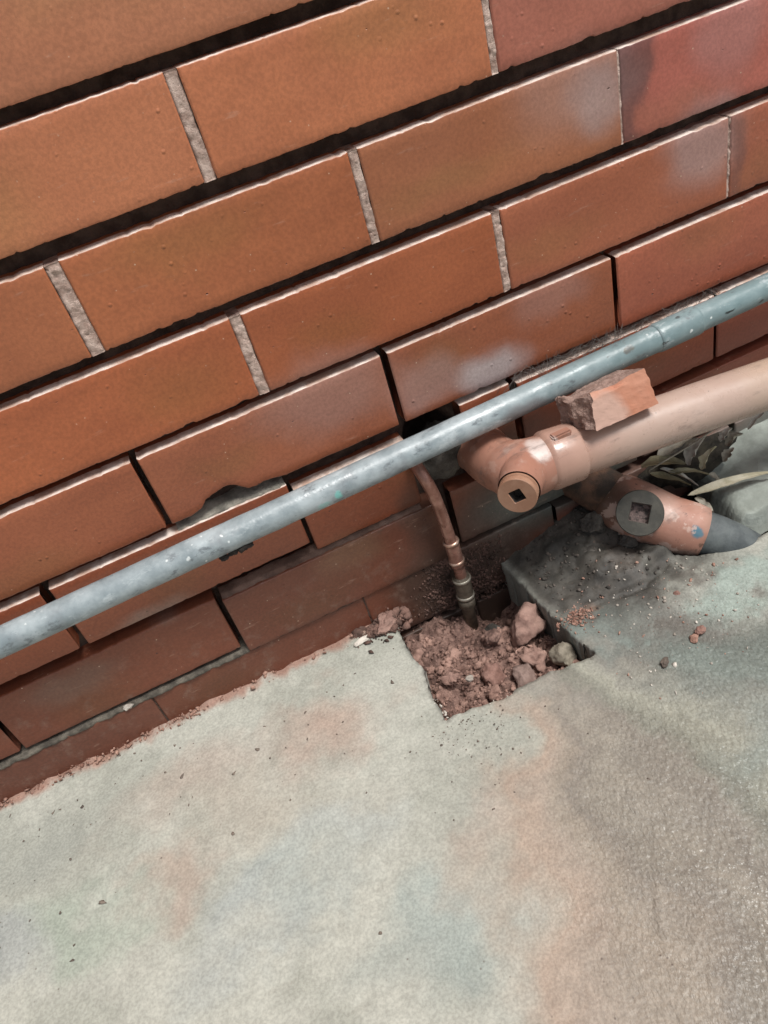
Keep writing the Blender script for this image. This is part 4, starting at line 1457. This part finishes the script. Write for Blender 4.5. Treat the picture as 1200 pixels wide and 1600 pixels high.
# ------------------------------------------------------------------ dead leaves behind the pipes
def leaf(name, a, b, width, mat, label, curl=0.3, sag=0.0, twist=0.0, tear=0.0, seed=0):
    a, b = Vector(a), Vector(b)
    d = b - a
    L = d.length
    d.normalize()
    side = d.cross(Vector((0, 0, 1)))
    if side.length < 1e-3:
        side = Vector((1, 0, 0))
    side.normalize()
    up = side.cross(d)
    n, m = 22, 8
    V = []
    for i in range(n + 1):
        t = i / n
        w = width * (math.sin(math.pi * min(1, t ** 0.8)) ** 0.75) * (1 - 0.15 * t) + 0.0002
        tw = twist * (t - 0.5)
        for j in range(m + 1):
            s = (j / m) * 2 - 1
            sx = s * w * (1 + tear * float(vn(np.array([[t * 9, s, seed * 1.0]]), 1.0, 900)[0]))
            hgt = curl * w * s * s + sag * L * math.sin(math.pi * t) + 0.0006 * float(vn(np.array([[t * 7, s * 2, seed * 1.0]]), 1.0, 910)[0]) - (0.0005 if j == m // 2 else 0)
            p = a + d * (t * L) + (side * math.cos(tw) + up * math.sin(tw)) * sx + (up * math.cos(tw) - side * math.sin(tw)) * hgt
            V.append(tuple(p))
    F = [(i * (m + 1) + j, (i + 1) * (m + 1) + j, (i + 1) * (m + 1) + j + 1, i * (m + 1) + j + 1) for i in range(n) for j in range(m)]
    # thickness
    nV = len(V)
    V2 = [(x, y, z - 0.0004) for x, y, z in V]
    F2 = [tuple(reversed([q + nV for q in fc])) for fc in F]
    rim = []
    for i in range(n):
        rim.append((i * (m + 1), (i + 1) * (m + 1), (i + 1) * (m + 1) + nV, i * (m + 1) + nV))
        rim.append((i * (m + 1) + m + nV, (i + 1) * (m + 1) + m + nV, (i + 1) * (m + 1) + m, i * (m + 1) + m))
    o = mesh_obj(name, np.array(V + V2) - np.array(a), F + F2 + rim, M[mat])
    o.location = a
    return tag(o, label, 'leaf', 'dead leaves caught behind the pipes')


leaf('dead_leaf', (0.366, -0.058, -0.530), (0.470, -0.080, -0.535), 0.0062, 'leaf_pale', 'long pale yellow leaf lying on the greenish cement ledge', 0.35, 0.03, 0.5, 0.1, 1)
leaf('dead_leaf', (0.335, -0.035, -0.497), (0.378, -0.048, -0.527), 0.0055, 'leaf_olive', 'narrow olive leaf lying over the top of the drain fitting', 0.4, 0.02, 0.8, 0.2, 2)
leaf('dead_leaf', (0.318, -0.045, -0.474), (0.378, -0.040, -0.502), 0.010, 'leaf_olive', 'broad olive leaf tucked under the brown waste pipe', 0.5, 0.05, -0.7, 0.2, 3)
leaf('dead_leaf', (0.345, -0.040, -0.492), (0.385, -0.052, -0.530), 0.004, 'leaf_white', 'thin whitish leaf edge poking out beside the drain fitting', 0.5, 0.05, 0.5, 0.3, 4)
leaf('dead_leaf', (0.376, -0.045, -0.500), (0.396, -0.050, -0.468), 0.0075, 'leaf_white', 'upright bleached leaf scrap beneath the waste pipe', 0.6, 0.04, 0.6, 0.5, 5)
leaf('dead_leaf', (0.416, -0.048, -0.486), (0.428, -0.052, -0.472), 0.0050, 'leaf_white', 'small white leaf flake under the waste pipe near the ledge', 0.6, 0.05, 0.3, 0.5, 6)
leaf('dead_leaf', (0.447, -0.054, -0.482), (0.468, -0.054, -0.470), 0.0026, 'leaf_white', 'white leaf sliver under the waste pipe at the right frame edge', 0.6, 0.08, 0.3, 0.3, 7)
leaf('dead_leaf', (0.402, -0.048, -0.524), (0.412, -0.056, -0.538), 0.0045, 'leaf_grey', 'small grey leaf scrap in the dark just above the pale leaf', 0.5, 0.05, 0.4, 0.4, 8)
leaf('dead_leaf', (0.424, -0.045, -0.520), (0.442, -0.040, -0.512), 0.0045, 'leaf_grey', 'curled grey leaf in the dark hollow by the wall', 0.8, 0.1, 0.4, 0.4, 9)
leaf('dead_leaf', (0.350, -0.030, -0.486), (0.402, -0.030, -0.478), 0.009, 'leaf_grey', 'wide grey leaf lying flat behind the waste pipe', 0.4, 0.05, 0.2, 0.4, 10)
leaf('dead_leaf', (0.388, -0.052, -0.508), (0.404, -0.056, -0.482), 0.0050, 'leaf_pale', 'pale torn leaf standing up in the litter under the waste pipe', 0.7, 0.06, 1.2, 0.6, 11)
leaf('dead_leaf', (0.352, -0.044, -0.498), (0.392, -0.060, -0.512), 0.0035, 'leaf_olive', 'thin olive leaf strip above the drain fitting', 0.6, 0.06, 1.5, 0.3, 12)
leaf('dead_leaf', (0.372, -0.062, -0.534), (0.384, -0.078, -0.552), 0.0060, 'leaf_grey', 'ragged grey leaf scrap at the right end of the drain fitting', 0.5, 0.05, 0.8, 0.6, 13)
leaf('dead_leaf', (0.430, -0.040, -0.502), (0.446, -0.048, -0.490), 0.0055, 'leaf_grey', 'folded grey leaf near the wall above the cement ledge', 0.9, 0.05, 1.4, 0.5, 14)
v, f = tube_data(bezier((0.318, -0.058, -0.470), (0.345, -0.062, -0.462), (0.375, -0.062, -0.459), (0.398, -0.058, -0.457), 12), [0.0009] * 13, 8)
o = mesh_obj('twig', v - np.array((0.318, -0.058, -0.470)), f, M['leaf_grey'])
o.location = (0.318, -0.058, -0.470)
tag(o, 'thin brown leaf stalk just below the waste pipe', 'twig')
v, f = rock_data((0, 0, 0), (0.060, 0.022, 0.024), 61, 0.3, 4)
o = mesh_obj('leaf_heap', v, f, M['litter'])
o.location = (0.395, -0.012, -0.527)
tag(o, 'leaf heap coloured dark for shade between the wall foot and the waste pipe', 'leaf litter', kind='stuff')


# ------------------------------------------------------------------ cobweb in the joint above the grey pipe
def cobweb():
    parts = []
    rs = np.random.default_rng(77)
    for k in range(130):
        x = rs.uniform(0.20, 0.46) if k % 4 else rs.uniform(0.24, 0.34)
        x2 = x + rs.normal(0, 0.018)
        z1 = -0.3285 + rs.uniform(-0.004, 0.004)
        z2 = -0.3435 + rs.uniform(-0.004, 0.003)
        y1 = rs.uniform(-0.002, 0.004)
        y2 = rs.uniform(-0.020, 0.003)
        m = ((x + x2) / 2 + rs.normal(0, 0.004), (y1 + y2) / 2 + rs.normal(0, 0.002), (z1 + z2) / 2 - abs(rs.normal(0, 0.003)))
        parts.append(tube_data(bezier((x, y1, z1), m, m, (x2, y2, z2), 6), [rs.uniform(0.00010, 0.00022)] * 7, 3, False))
    for k in range(26):
        x = rs.uniform(0.20, 0.42)
        y, z = rs.uniform(-0.003, 0.002), rs.uniform(-0.342, -0.331)
        x2 = x + rs.uniform(0.02, 0.06)
        m = ((x + x2) / 2, y - 0.002, z - 0.004)
        parts.append(tube_data(bezier((x, y, z), m, m, (x2, y + rs.normal(0, 0.002), z + rs.normal(0, 0.003)), 8), [0.00014] * 9, 3, False))
    return join(parts)


v, f = cobweb()
o = mesh_obj('cobweb', v, f, M['web'])
tag(o, 'dusty cobweb strung in the dark joint above the grey pipe', 'cobweb')
